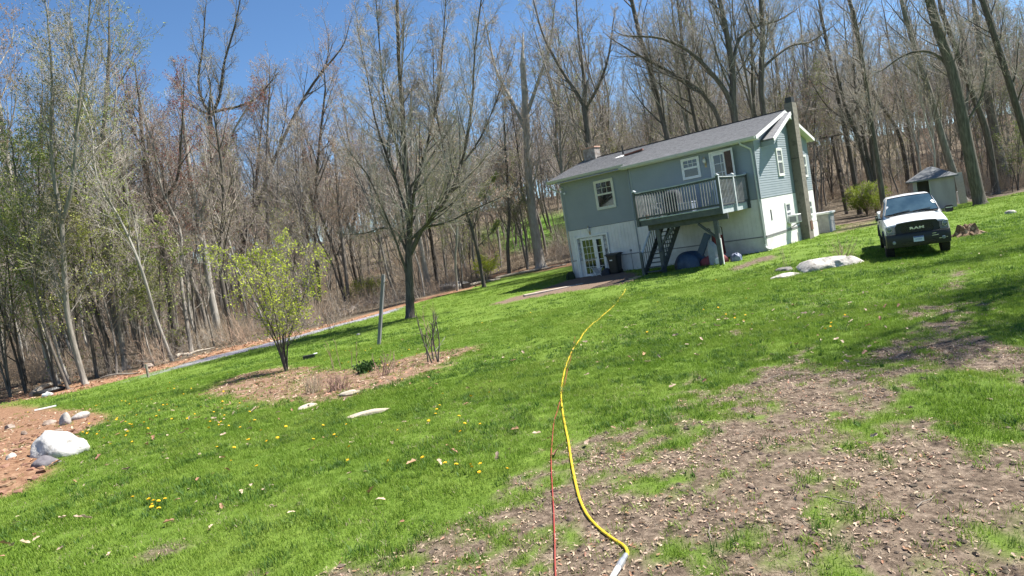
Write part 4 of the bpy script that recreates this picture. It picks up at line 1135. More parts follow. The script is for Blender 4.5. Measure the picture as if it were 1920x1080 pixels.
# ------------------------------------------------------------------ shed at the wood's edge
shed_w = mat('weathered grey plywood', (.32, .295, .315), (.40, .37, .395), scale=2.5, rough=.9, bump=.3, stretch=(1, 1, .25))
shed_r = mat('shed shingles', (.12, .13, .14), (.175, .185, .195), scale=8, rough=.95, bump=.4)
sp = G(1752, 392)
shY = math.atan2(sp[0], sp[1])
shed = thing('shed', 'small grey plywood shed with a hip roof and open doorway behind the truck', 'shed', sp, -shY + .10)
SW, SD, SH = 1.12, 1.1, 2.05
for (a, b) in ((-SW, -SW + .22), (-SW + .88, SW)): MB().box(a, b, -SD, -SD + .06, -.1, SH).build('wall', shed_w, shed)
MB().box(-SW + .221, -SW + .879, -SD + .002, -SD + .06, 1.98, SH).build('wall', shed_w, shed)
MB().box(-SW, -SW + .06, -SD + .062, SD, -.1, SH).build('wall', shed_w, shed); MB().box(SW - .06, SW, -SD + .062, SD, -.1, SH).build('wall', mat('red brown stained side', (.14, .07, .06), (.19, .10, .085), rough=.9), shed)
MB().box(-SW + .062, SW - .062, SD - .06, SD, -.1, SH).build('wall', shed_w, shed)
MB().box(-SW + .05, SW - .05, -SD + .05, SD - .05, -.05, .03).build('floor', darkm, shed)
o_ = .22
MB().add([(-SW - o_, -SD - o_, SH - .02), (SW + o_, -SD - o_, SH - .02), (SW + o_, SD + o_, SH - .02), (-SW - o_, SD + o_, SH - .02), (-.15, 0, SH + .74), (.15, 0, SH + .74),
          (-SW - o_, -SD - o_, SH - .10), (SW + o_, -SD - o_, SH - .10), (SW + o_, SD + o_, SH - .10), (-SW - o_, SD + o_, SH - .10)],
         [(0, 1, 5, 4), (1, 2, 5), (2, 3, 4, 5), (3, 0, 4), (0, 6, 7, 1), (1, 7, 8, 2), (2, 8, 9, 3), (3, 9, 6, 0), (6, 9, 8, 7)]).build('roof', shed_r, shed)
MB().box(-SW + .19, -SW + .219, -SD - .03, -SD + .01, -.05, 1.98).build('door_jamb', trimg, shed)
MB().box(-SW + .88, -SW + .92, -SD - .03, -SD - .002, -.05, 1.98).build('door_jamb', trimg, shed)
lp = thing('pale_board', 'tall pale board leaning against the shed side', 'board', at(sp[1] + .3, 1806, 372), -shY)
lp.location.z = float(gz(lp.location.x, lp.location.y))
MB().add([(-.22, -.02, 0), (.22, -.02, 0), (.10, .25, 2.1), (-.34, .25, 2.1), (-.22, .02, 0), (.22, .02, 0), (.10, .29, 2.1), (-.34, .29, 2.1)], [(0, 1, 2, 3), (7, 6, 5, 4), (0, 4, 5, 1), (1, 5, 6, 2), (2, 6, 7, 3), (3, 7, 4, 0)]).build('plank', mat('pale panel', (.50, .46, .42), (.42, .38, .36), rough=.8), lp)
mk = thing('marker_post', 'short white marker post in the grass beside the shed', 'post', G(1799, 381), 0)
MB().box(-.09, .09, -.06, .06, -.1, .78).prism([(-.09, .78), (.09, .78), (0, .86)], 'y', -.06, .06).build('post', trimw, mk)
wood_m = mat('split firewood', (.24, .20, .15), (.36, .31, .25), scale=6, rough=.95, bump=.4)
fw = thing('firewood_pile', 'loose pile of split firewood between the shed and the largest trunk', 'firewood', G(1812, 366), .3)
lg = MB().tube([(-.45, 0, 0), (.45, 0, 0)], .09, 7).build('log', wood_m, fw)
for i in range(22):
    l_ = lg if i == 0 else lg.copy()
    if i: COL.objects.link(l_)
    l_.location = (random.uniform(-.35, .6), random.uniform(-.4, .4), .06 + .14 * (i // 8) + random.uniform(0, .05)); l_.rotation_euler = (random.uniform(-.2, .2), random.uniform(-.25, .25), random.uniform(-.9, .9))

# ------------------------------------------------------------------ stones, stump, logs
def lump(mb, c, r, seed, sub=3, rough=.22, flat=0.0, cut=True):
    bm = bmesh.new(); bmesh.ops.create_icosphere(bm, subdivisions=sub, radius=1)
    g = np.random.default_rng(seed); off = g.uniform(0, 50, 3)
    from mathutils import noise as mn
    facets = [(Vector(g.normal(0, 1, 3)).normalized(), g.uniform(.62, .92)) for _ in range(9)] if sub >= 3 and cut else []
    for v in bm.verts:
        p = v.co.copy()
        d = mn.noise(p * 1.1 + Vector(off)) * rough * 1.4 + mn.noise(p * 2.6 + Vector(off)) * rough * .6 + mn.noise(p * 6 + Vector(off)) * rough * .22
        f = 1 + d
        q = p * f
        for n_, lim in facets:
            e_ = q.dot(n_) - lim
            if e_ > 0: q = q - n_ * e_ * .85
        v.co = Vector((q.x * r[0], q.y * r[1], max(q.z, -.5) * r[2]))
    bm.verts.ensure_lookup_table()
    vs = [(v.co.x + c[0], v.co.y + c[1], v.co.z + c[2]) for v in bm.verts]; fs = [tuple(v.index for v in f.verts) for f in bm.faces]
    bm.free(); return mb.add(vs, fs)
stone_w = mat('sun bleached granite', (.20, .185, .165), (.52, .49, .45), scale=4.5, rough=.95, bump=.9, bscale=18, c3=(.43, .40, .365), detail=9)
stone_b = mat('white boulder stone', (.24, .225, .205), (.52, .505, .485), scale=6, rough=.9, bump=.7, bscale=16, c3=(.48, .465, .445), detail=9)
stone_g = mat('grey lichened stone', (.30, .285, .26), (.44, .42, .40), scale=4, rough=.95, bump=.6, bscale=16, c3=(.36, .34, .31))
stone_m = mat('muddy stone', (.16, .11, .08), (.30, .25, .21), scale=5, rough=.95, bump=.6)
stone_t = mat('tan flat stone', (.46, .40, .31), (.36, .31, .24), scale=5, rough=.95, bump=.5, bscale=20)
def stone(name, label, px, py, r, mtl, seed, rotz=0, dz=0, cat='stone', tilt=(0, 0), group=None, sub=3, rough=.22):
    p = G(px, py); o = lump(MB(), (0, 0, 0), r, seed, sub, rough, cut=name != 'boulder').build(name, mtl, smooth=True)
    o.location = (p[0], p[1], p[2] + dz); o.rotation_euler = (tilt[0], tilt[1], rotz)
    return tag(o, label, cat, group)
stone('boulder', 'big smooth sunlit white boulder in the reddish dirt mound', 114, 850, (.46, .34, .38), stone_b, 4, R(18), .0, 'boulder', rough=.22, sub=4, tilt=(0, .22))
stone('boulder', 'dark lump standing for the shaded underside of the white boulder', 84, 872, (.20, .16, .14), mat('dark shaded stone', (.10, .09, .10), (.16, .15, .16), rough=.95, bump=.5), 41, .3, .0, 'boulder')  # dark colour stands for the boulder's shaded underside
stone('standing_stone', 'upright grey stone standing in the dirt mound behind the white boulder', 124, 795, (.17, .13, .22), stone_g, 6, .2, .06, tilt=(0, .25))
stone('stone', 'pale flat stone in the dirt mound, beyond the upright stone near the grass', 150, 785, (.26, .12, .14), stone_w, 7, .6, .03)
for k, (px, py, r_, c) in enumerate(((18, 803, .17, 'grey stone half buried high on the dirt mound'), (92, 795, .17, 'dark jagged stone on the dirt mound between the plank and the boulder'), (20, 860, .10, 'small pale stone low on the dirt mound'), (45, 815, .09, 'fist-sized stone in the middle of the dirt mound'), (108, 812, .11, 'small reddish stone just above the white boulder'))):
    stone('stone', c, px, py, (r_, r_ * .8, r_ * .7), stone_m if k != 2 else stone_w, 50 + k, k, .02)
stone('flat_stone', 'pale flat stone set in the lawn at the edge of the planting bed', 655, 740, (.22, .15, .07), stone_t, 11, .2, .02)
stone('flat_stone', 'narrow pale stone lying in open lawn below the planting bed', 690, 778, (.42, .13, .05), stone_t, 12, R(14), .03)
stone('flat_stone', 'tan stone beside dandelions just below the planting bed', 578, 765, (.20, .13, .08), stone_t, 13, .5, .01)
stone('rock_outcrop', 'long sunlit whitish rock outcrop in the lawn between house and truck', 1540, 503, (1.02, .55, .44), stone_w, 15, R(12), -.02, 'rock', rough=.24, sub=4)
stone('rock_outcrop', 'broken pale rock shelf at the truck end of the long outcrop', 1588, 496, (.62, .42, .28), stone_w, 16, R(8), -.02, 'rock', rough=.34, sub=4)
stone('rock_outcrop', 'low flat pale rock ledge at the house end of the long outcrop', 1470, 519, (.62, .30, .11), stone_w, 17, R(16), .0, 'rock', rough=.3, sub=4)
stone('rock_outcrop', 'dark mossy rock lump at the foot of the dry stems by the outcrop', 1472, 508, (.30, .2, .16), mat('dark rock', (.09, .085, .08), (.2, .19, .18), scale=9, rough=.95, bump=.6), 18, 0, .02, 'rock')
stone('rock_slab', 'large smooth grey rock sloping out of the leaf litter by the iron wheel', 850, 540, (1.55, .9, .55), stone_g, 19, R(10), -.05, 'rock', rough=.12, sub=4)
stone('stone', 'squat muddy stone in the leaf litter behind the low stake', 279, 690, (.27, .2, .2), stone_m, 22, .4, .05)
stone('stone', 'mossy blue-grey stone at the foot of the wood beside dead branches', 238, 693, (.26, .22, .2), mat('blue grey moss stone', (.26, .30, .29), (.36, .40, .38), rough=.95, bump=.5), 23, .4, .05)
stone('stone', 'small dark stone in the lawn between the post and the bed', 672, 628, (.10, .07, .06), stone_g, 24, .4, .02)
stone('stone', 'pale stone lying in grass beyond the tree stump', 1895, 400, (.28, .2, .14), stone_w, 26, 0, .02)
for k in range(16):
    t = k / 15; px, py = 645 + 48 * t + random.uniform(-6, 6), 584 - 18 * t + random.uniform(-4, 4)
    stone('field_stone', 'fieldstone in the tumbled row under the yellow-green shrub', px, py, (.22 + random.uniform(-.06, .14), .18, .16), stone_w if k % 3 else stone_g, 60 + k, k * .7, .04, 'stone', group='tumbled stone row at the wood edge', sub=2)
# stump
stm = mat('rotten stump wood', (.22, .15, .09), (.42, .30, .20), scale=5, rough=.98, bump=.9, bscale=16, c3=(.10, .06, .035))
p = G(1815, 441)
st = thing('tree_stump', 'low rotten brown tree stump in the grass beside the truck', 'stump', p, 0)
st.scale = (.74, .74, .80)
rings = []
g = np.random.default_rng(3); ph = g.uniform(0, 6.28, 4)
for r, z in ((.72, -.06), (.55, .08), (.44, .22), (.40, .36), (.36, .44), (.24, .40), (.14, .26), (.05, .24)):
    rings.append([(r * (1 + .16 * math.sin(5 * a + ph[0]) + .08 * math.sin(11 * a + ph[1])) * math.cos(a), r * .8 * (1 + .16 * math.sin(5 * a + ph[0])) * math.sin(a), z + .07 * math.sin(3 * a + ph[2]) * (z > .1) + .05 * math.sin(8 * a + ph[3]) * (z > .2)) for a in [2 * math.pi * k / 40 for k in range(40)]])
MB().loft(rings).build('stump', stm, st, smooth=True)
for k in range(7):
    a = k * .9; MB().tube([(.45 * math.cos(a), .36 * math.sin(a), .1), (.8 * math.cos(a), .62 * math.sin(a), .02), (1.0 * math.cos(a + .1), .8 * math.sin(a + .1), -.05)], [.10, .06, .03], 7).build('root', stm, st, smooth=True)
# fallen log, iron wheel, stacked timbers at the wood edge
lgm = mat('grey fallen log', (.20, .17, .135), (.34, .30, .25), scale=5, rough=.95, bump=.6, stretch=(.3, 1, 1))
def log(label, px0, py0, px1, py1, r, name='fallen_log', cat='log', dz=0):
    a, b = G(px0, py0), G(px1, py1); pts = []
    for i in range(9):
        t = i / 8; q = a * (1 - t) + b * t; q[2] = float(gz(q[0], q[1])) + r * .7 + dz + .05 * math.sin(5 * t); pts.append(q - a)
    o = MB().tube(pts, [r * (1 - .35 * i / 8) for i in range(9)], 9).build(name, lgm, smooth=True); o.location = a
    return tag(o, label, cat)
log('long grey fallen log along the wood edge beside the house corner', 930, 524, 1062, 497, .13)
log('dark timber lying beside the iron wheel', 882, 538, 938, 524, .14)
log('thin dead branch propped along the leaf strip by the stone row', 655, 590, 700, 548, .05, 'dead_branch', 'branch', .1)
log('dark weathered log at the edge of the shaded wood', 62, 744, 112, 716, .16)
log('pale dead branch on the litter near the mossy stone', 190, 712, 262, 700, .05, 'dead_branch', 'branch', .05)
log('dead limb lying between trunks on the leaf strip', 352, 668, 402, 652, .07, 'dead_branch', 'branch', .02)
log('dark rotten log half buried beyond the leaf strip', 330, 672, 352, 664, .12)
log('long thin log in front of the flared trunk beyond the shed', 1842, 364, 1895, 349, .10)
p = G(900, 536)
wl = thing('iron_wheel', 'old spoked iron wheel standing among timbers at the wood edge', 'wheel', p, R(12))
iron = mat('rusty iron wheel', (.06, .05, .045), (.11, .085, .07), scale=9, rough=.85)
rw = .62
MB().tube([(rw * math.cos(a), .05 * 0, .55 + rw * math.sin(a)) for a in [2 * math.pi * k / 32 for k in range(33)]], .035, 6, cap=False).build('rim', iron, wl)
MB().tube([(0, -.12, .55), (0, .12, .55)], .09, 10).build('hub', iron, wl)
for k in range(10):
    a = 2 * math.pi * k / 10 + .2
    MB().tube([(.07 * math.cos(a), 0, .55 + .07 * math.sin(a)), (rw * math.cos(a), 0, .55 + rw * math.sin(a))], .014, 5).build('spoke', iron, wl)
bxp = G(875, 540)
cr_ = thing('timber_block', 'dark square timber block beside the iron wheel', 'timber', bxp, .3)
MB().box(-.3, .3, -.2, .2, -.05, .38).build('block', mat('dark timber', (.05, .045, .04), (.09, .08, .07), rough=.95), cr_, bevel=.02)
# white plank, black sheet
a, b = G(65, 772), G(106, 763)
pk = MB().bar(tuple(Vector((0, 0, .05))), tuple(Vector(b - a) + Vector((0, 0, .05))), .10, .04).build('white_plank', trimw); pk.location = a
tag(pk, 'white plank lying on the grass at the edge of the dirt mound', 'plank')
q_ = G(92, 738)
bs = lump(MB(), (0, 0, 0), (.75, .25, .22), 77, 3, .4).build('black_sheet', mat('black plastic sheet', (.012, .012, .013), (.03, .03, .03), rough=.35, bump=.6), smooth=True); bs.location = q_ + np.array([0, 0, .1]); bs.rotation_euler = (0, 0, R(40))
tag(bs, 'crumpled black plastic sheet at the shaded foot of the wood', 'plastic sheet')
q_ = G(80, 746)
bs = lump(MB(), (0, 0, 0), (.25, .12, .12), 78, 2, .4).build('white_scrap', trimw, smooth=True); bs.location = q_ + np.array([.25, 0, .12]); tag(bs, 'small white scrap lying on the black plastic sheet', 'scrap')

# ------------------------------------------------------------------ posts and pole
pm = mat('grey weathered post', (.17, .165, .17), (.26, .25, .255), scale=4, rough=.9, bump=.3, stretch=(1, 1, .2))
p = G(708, 647); top = at(p[1], 719, 515) - p
po = thing('leaning_post', 'tall square grey wooden post leaning in the lawn before the large bare tree', 'post', p, 0)
MB().bar((0, 0, -.2), tuple(top), .105, .105, up=(.3, 1, 0)).build('post', pm, po)
MB().tube([tuple(top * .88 + np.array([.05, -.05, 0])), tuple(top * .88 + np.array([.22, -.09, .03]))], .015, 6).build('hook', iron, po)
p = G(272 + 6, 712 - 4); sk = thing('low_stake', 'short brown stake standing at the lawn edge of the leaf strip', 'stake', p, 0)
MB().tube([(0, 0, -.1), (.03, 0, .62)], [.06, .05], 7).build('stake', lgm, sk)
p = G(1588, 401); tp = at(p[1], 1559, 254) - p; Hh = float(np.linalg.norm(tp))
up_ = thing('utility_pole', 'tall thin wooden utility pole with a crossarm beside the path', 'utility pole', p, 0)
pole_m = mat('dark pole wood', (.07, .06, .05), (.12, .10, .085), scale=4, rough=.9, stretch=(1, 1, .2))
MB().tube([(0, 0, -.3), tuple(tp * .5), tuple(tp)], [.15, .13, .11], 10).build('pole', pole_m, up_)
ca = tp * .985
MB().bar(tuple(ca + np.array([-1.15, -.13, -.02])), tuple(ca + np.array([1.15, -.13, .06])), .13, .12).build('crossarm', pole_m, up_)
for sx in (-1, -.5, .5, 1): MB().lathe([(.05, 0), (.06, .08), (.03, .16)], 8, tuple(ca + np.array([sx, -.13, .06]))).build('insulator', darkm, up_)
MB().tube([tuple(tp * .55 + np.array([0, -.16, -.15])), tuple(tp * .55 + np.array([0, -.16, .15]))], .12, 9).build('pole_box', darkm, up_)
def wire(label, A, B, sag, r=.013):
    pts = []
    for i in range(21):
        t = i / 20; q = np.array(A) * (1 - t) + np.array(B) * t; q[2] -= sag * 4 * t * (1 - t); pts.append(q - np.array(A))
    o = MB().tube(pts, r, 4, cap=False).build('power_line', darkm); o.location = A
    tag(o, label, 'wire')
wire('thin service wire running from the utility pole to the house gable', p + ca + np.array([0, -.1, -.6]), hw(.3, DP - .6, 5.0), .5)
wire('thin wire running from the crossarm into the wood', p + ca + np.array([1, -.1, .1]), p + ca + np.array([26, 8, 1.2]), .6)

# ------------------------------------------------------------------ hose and cord on the lawn
def on_lawn(pix, lift, step=.12):
    P = np.array([G(*q) for q in pix]); out = []
    n = len(P)
    for i in range(n - 1):
        p0, p1, p2, p3 = P[max(i - 1, 0)], P[i], P[i + 1], P[min(i + 2, n - 1)]
        m = max(2, int(np.linalg.norm(p2 - p1) / step))
        for j in range(m):
            t = j / m
            q = .5 * ((2 * p1) + (-p0 + p2) * t + (2 * p0 - 5 * p1 + 4 * p2 - p3) * t * t + (-p0 + 3 * p1 - 3 * p2 + p3) * t ** 3)
            out.append(q)
    out.append(P[-1])
    for q in out: q[2] = float(gz(q[0], q[1])) + lift
    return out
hose_m = mat('yellow hose rubber', (.62, .44, .03), (.56, .38, .02), scale=3, rough=.45)
pts = on_lawn([(1173, 543), (1165, 556), (1150, 575), (1128, 594), (1106, 613), (1085, 640), (1066, 676), (1055, 715), (1053, 752), (1058, 790), (1066, 830), (1072, 870), (1080, 910), (1088, 940), (1100, 966), (1120, 990), (1146, 1011), (1168, 1025), (1177, 1038), (1174, 1050)], .013)
h0 = pts[0].copy()
hose = thing('garden_hose', 'long yellow garden hose winding across the lawn from the stairs', 'hose', h0, 0)
MB().tube([q - h0 for q in pts], .0135, 8).build('hose', hose_m, hose, smooth=True)
e0, e1 = G(1174, 1050), G(1152, 1086)
e0[2] += .03; e1[2] += .03; dd = (e1 - e0)
sil = mat('silver hose fitting', (.55, .56, .57), (.42, .43, .44), scale=30, rough=.3, metal=.7)
MB().tube([e0 - h0 - dd * .05, e0 - h0 + dd * .25, e0 - h0 + dd * .26, e0 - h0 + dd * .6], [.020, .021, .026, .026], 12).build('fitting', sil, hose)
MB().tube([e0 - h0 + dd * .6, e0 - h0 + dd * 1.6], [.022, .016], 10).build('nozzle', mat('pale hose end', (.62, .62, .60), rough=.4), hose)
cord_m = mat('red orange cord', (.30, .035, .03), (.27, .05, .035), scale=2, rough=.6)
pts = on_lawn([(1078, 632), (1073, 660), (1064, 695), (1055, 735), (1046, 770), (1038, 800), (1034, 850), (1035, 900), (1038, 950), (1040, 1000), (1041, 1045), (1043, 1095)], .014)
o = MB().tube([q - pts[0] for q in pts], .0065, 6).build('extension_cord', cord_m, smooth=True); o.location = pts[0]
tag(o, 'thin red extension cord running beside the yellow hose', 'cord')
# black tray by the small leafing tree
tr = thing('planter_tray', 'small black planter tray standing in grass beyond the small leafing tree', 'tray', G(580, 673), R(12))
MB().box(-.20, .20, -.10, .10, .10, .14).box(-.20, .20, -.10, -.085, .0, .10).box(-.20, .20, .085, .10, 0, .10).build('tray', darkm, tr)
MB().box(.18, .30, -.09, .09, .141, .16).build('pale_top', trimw, tr)
# ------------------------------------------------------------------ trees: swept trunks and limbs, branching down to twigs
def norm(a): return a / (np.linalg.norm(a, axis=-1, keepdims=True) + 1e-12)
def grow(g, P0, D, L, r0, n, wob, up, tip=.25, grav=0.0):
    P0 = np.asarray(P0, float); D = norm(np.asarray(D, float)); N = len(P0)
    pts = np.zeros((N, n, 3)); pts[:, 0] = P0; d = D.copy()
    for i in range(1, n):
        d = norm(d + g.normal(0, wob, (N, 3)) + np.array([0, 0, 1.0]) * up - np.array([0, 0, 1.0]) * grav * i / n)
        pts[:, i] = pts[:, i - 1] + d * (L / (n - 1))[:, None]
    t = np.linspace(0, 1, n)[None, :]
    rad = np.asarray(r0)[:, None] * (1 - (1 - tip) * t)
    return pts, rad
def tubes(pts, rad, k):
    N, m, _ = pts.shape
    tan = np.zeros_like(pts); tan[:, 1:-1] = pts[:, 2:] - pts[:, :-2]; tan[:, 0] = pts[:, 1] - pts[:, 0]; tan[:, -1] = pts[:, -1] - pts[:, -2]
    tan = norm(tan)
    d0 = norm(pts[:, -1] - pts[:, 0])
    ref = np.where(np.abs(d0[:, 2:3]) > .8, np.array([[1., .13, 0]]), np.array([[0, .1, 1.]]))
    a = norm(np.cross(tan, ref[:, None, :])); b = np.cross(tan, a)
    an = np.arange(k) * 2 * np.pi / k
    V = pts[:, :, None, :] + (a[:, :, None, :] * np.cos(an)[None, None, :, None] + b[:, :, None, :] * np.sin(an)[None, None, :, None]) * rad[:, :, None, None]
    idx = np.arange(N * m * k).reshape(N, m, k)
    q = np.stack([idx[:, :-1], np.roll(idx[:, :-1], -1, 2), np.roll(idx[:, 1:], -1, 2), idx[:, 1:]], -1).reshape(-1, 4)
    return V.reshape(-1, 3), q
def spawn(g, pts, rad, cnt, t0, t1, ang, lenf, parentL, rf=.55, angj=.18, shape=.55):
    N, m, _ = pts.shape
    t = (t0 + (t1 - t0) * (np.arange(cnt)[None, :] + g.uniform(0, 1, (N, cnt))) / cnt)
    s = t * (m - 1); i = np.clip(s.astype(int), 0, m - 2); f = (s - i)[..., None]
    ar = np.arange(N)[:, None]
    p = pts[ar, i] * (1 - f) + pts[ar, i + 1] * f
    tan = norm(pts[ar, i + 1] - pts[ar, i])
    r = rad[ar, i] * (1 - f[..., 0]) + rad[ar, i + 1] * f[..., 0]
    rv = norm(np.cross(tan, g.normal(0, 1, (N, cnt, 3))))
    A = ang + g.normal(0, angj, (N, cnt, 1))
    d = tan * np.cos(A) + rv * np.sin(A)
    L = np.asarray(parentL)[:, None] * lenf * (1 - shape * t) * g.uniform(.7, 1.3, (N, cnt))
    return p.reshape(-1, 3), d.reshape(-1, 3), L.reshape(-1), (r * rf).reshape(-1)
class Geo:
    def __init__(s): s.V, s.Q, s.n = [], [], 0
    def add(s, V, Q): s.V.append(V); s.Q.append(Q + s.n); s.n += len(V)
    def out(s): return np.concatenate(s.V), np.concatenate(s.Q)
def smooth_line(P, n):
    """Catmull-Rom through given points, resampled"""
    P = np.asarray(P, float); m = len(P); ts = np.linspace(0, m - 1, n); out = []
    for t in ts:
        i = min(int(t), m - 2); u = t - i
        p0, p1, p2, p3 = P[max(i - 1, 0)], P[i], P[i + 1], P[min(i + 2, m - 1)]
        out.append(.5 * (2 * p1 + (p2 - p0) * u + (2 * p0 - 5 * p1 + 4 * p2 - p3) * u * u + (3 * p1 - p0 - 3 * p2 + p3) * u ** 3))
    return np.array(out)
def tree_geo(seed, stems, limbs=12, t0=.35, limb_len=.42, limb_ang=.75, limb_up=.10, l2=7, l3=6, l4=4, flare=1.35, budn=900, bud=.05, twig=.0045, wob=.07, sides=10, droop=0, l2len=.55, bud_t=0.0, l4len=.6):
    """stems: list of (points, radii, limb share). Returns trunk, crown twigs, bud leaf geometry."""
    g = np.random.default_rng(seed)
    T, C = Geo(), Geo(); B1 = []
    H = max(float(p[-1][2] - p[0][2]) for p, _, _ in stems)
    for k, (P, Rr, sh) in enumerate(stems):
        n = 16; pts = smooth_line(P, n)
        if len(P) < 4: pts[2:-1] += g.normal(0, .012 * H / 12, (n - 3, 3)) * [1, 1, .2]
        rr = np.interp(np.linspace(0, 1, n), np.linspace(0, 1, len(Rr)), Rr)
        pp, rr2 = pts[None], rr[None].copy()
        if k == 0 and flare > 1:
            extra = pts[0] * .94 + pts[1] * .06
            dn = pts[0] - np.array([0, 0, .35])
            pts = np.concatenate([[dn], [pts[0]], [extra + (pts[1] - pts[0]) * .10], pts[1:]]); rr = np.concatenate([[rr[0] * flare * 1.2], [rr[0] * flare], [rr[0] * 1.08], rr[1:]])
            pp, rr2 = pts[None], rr[None]
        v, q = tubes(pp, rr2, sides)
        if k == 0 and flare > 1:
            # buttress lobes at the foot
            vv = v.reshape(len(rr), sides, 3); a = np.arange(sides) * 2 * np.pi / sides; lob = 1 + .16 * np.sin(a * 3 + seed) + .1 * np.sin(a * 5 + seed * 2)
            for i, w in ((0, 1.0), (1, .9), (2, .3)): vv[i] = pp[0, i] + (vv[i] - pp[0, i]) * (1 + (lob - 1) * w)[:, None]
            v = vv.reshape(-1, 3)
        T.add(v, q)
        ln = float(np.linalg.norm(np.diff(pts, axis=0), axis=1).sum())
        c = max(1, int(limbs * sh))
        s0 = t0 if k == 0 else .18
        p, d, L, r = spawn(g, pp, rr2, c, s0, .97, limb_ang, limb_len, np.array([ln]), .5, .2, .55)
        r = np.minimum(r, L * .0135 + .006)
        B1.append((p, d, L, r))
        # leader continuing past the top
        tp = norm((pts[-1] - pts[-2])[None])
        B1.append((pts[-1][None], tp, np.array([ln * .16]), np.array([rr[-1] * .9])))
    p, d, L, r = [np.concatenate([b[i] for b in B1]) for i in range(4)]
    P1, R1 = grow(g, p, d, L, r, 9, wob, limb_up, .22, droop)
    T.add(*tubes(P1, R1, 6))
    p, d, L2, r = spawn(g, P1, R1, l2, .18, .98, .62, l2len, L, .6, .22, .45)
    r = np.clip(np.minimum(r, L2 * .014), twig * 1.6, None)
    P2, R2 = grow(g, p, d, L2, r, 6, wob * 1.5, limb_up * .6, .3, droop)
    C.add(*tubes(P2, R2, 4))
    p, d, L3, r = spawn(g, P2, R2, l3, .15, 1.0, .6, .55, L2, .6, .25, .4)
    P3, R3 = grow(g, p, d, np.clip(L3, .12, None), np.clip(r, twig * 1.05, twig * 2.2), 4, wob * 1.6, limb_up * .5, .5)
    C.add(*tubes(P3, R3, 3))
    tips = P3[:, -1]; tdir = norm(P3[:, -1] - P3[:, -2])
    if l4:
        p, d, L4, r = spawn(g, P3, R3, l4, .2, 1.0, .6, l4len, np.clip(L3, .2, None), .6, .3, .3)
        P4, R4 = grow(g, p, d, np.clip(L4, .08, .8), np.full(len(p), twig), 3, wob * 1.6, .05, .55)
        C.add(*tubes(P4, R4, 3))
        tips = np.concatenate([tips, P4[:, -1], P4[:, 1]]); tdir = np.concatenate([tdir, norm(P4[:, -1] - P4[:, -2]), norm(P4[:, -1] - P4[:, -2])])
    Lf = None
    if budn:
        k = g.choice(len(tips), min(budn, len(tips)), replace=len(tips) < budn) if budn < len(tips) else g.integers(0, len(tips), budn)
        Lf = leaves(g, tips[k] + g.normal(0, bud * .5, (len(k), 3)), bud)
    return T.out(), C.out(), Lf
def leaves(g, c, size, up=.4):
    """bent leaf blades: two quads each"""
    n = len(c)
    d = norm(g.normal(0, 1, (n, 3)) + [0, 0, up]); s = norm(np.cross(d, g.normal(0, 1, (n, 3)))); w = np.cross(d, s)
    z = (size * g.uniform(.6, 1.4, n))[:, None]
    p0 = c; p1 = c + d * z * .5 + s * z * .33; p2 = c + d * z + w * z * .12; p3 = c + d * z * .5 - s * z * .33; m = c + d * z * .5 + w * z * .14
    V = np.stack([p0, p1, p2, p3, m], 1).reshape(-1, 3); i = np.arange(n)[:, None] * 5
    Q = np.concatenate([i + [0, 1, 2, 4], i + [0, 4, 2, 3]])
    return V, Q
bark_g = mat('grey bark', (.15, .135, .115), (.30, .275, .24), scale=5, rough=.95, bump=.8, bscale=12, stretch=(2.2, 2.2, .35), c3=(.21, .19, .165), rand=.2)
bark_d = mat('dark furrowed bark', (.065, .055, .045), (.15, .13, .11), scale=6, rough=.97, bump=.9, bscale=12, stretch=(2.4, 2.4, .3), c3=(.10, .088, .074), rand=.2)
bark_p = mat('pale smooth bark', (.26, .24, .21), (.42, .395, .36), scale=4, rough=.9, bump=.5, bscale=10, stretch=(2, 2, .4), c3=(.33, .31, .275), rand=.12)
twig_m = mat('grey brown twigs', (.255, .225, .19), (.385, .35, .305), scale=.6, rough=.9, rand=.22)
twig_r = mat('reddish twigs', (.25, .205, .17), (.36, .305, .26), scale=.6, rough=.9, rand=.2)
bud_tan = leaf_mat('tan pink buds', (.36, .235, .165), (.50, .35, .25), rand=.2)
bud_green = leaf_mat('yellow green young leaves', (.22, .27, .055), (.34, .37, .10), rand=.25)
bud_red = leaf_mat('red maple buds', (.22, .055, .04), (.34, .10, .07), rand=.15)
bud_olive = leaf_mat('olive brown buds', (.20, .18, .08), (.33, .29, .14), rand=.25)
leaf_bright = leaf_mat('bright spring leaves', (.38, .46, .03), (.58, .62, .09), rand=.1, trans=.4)
leaf_shrub = leaf_mat('yellow green shrub leaves', (.22, .29, .03), (.40, .45, .07), rand=.15, trans=.3)

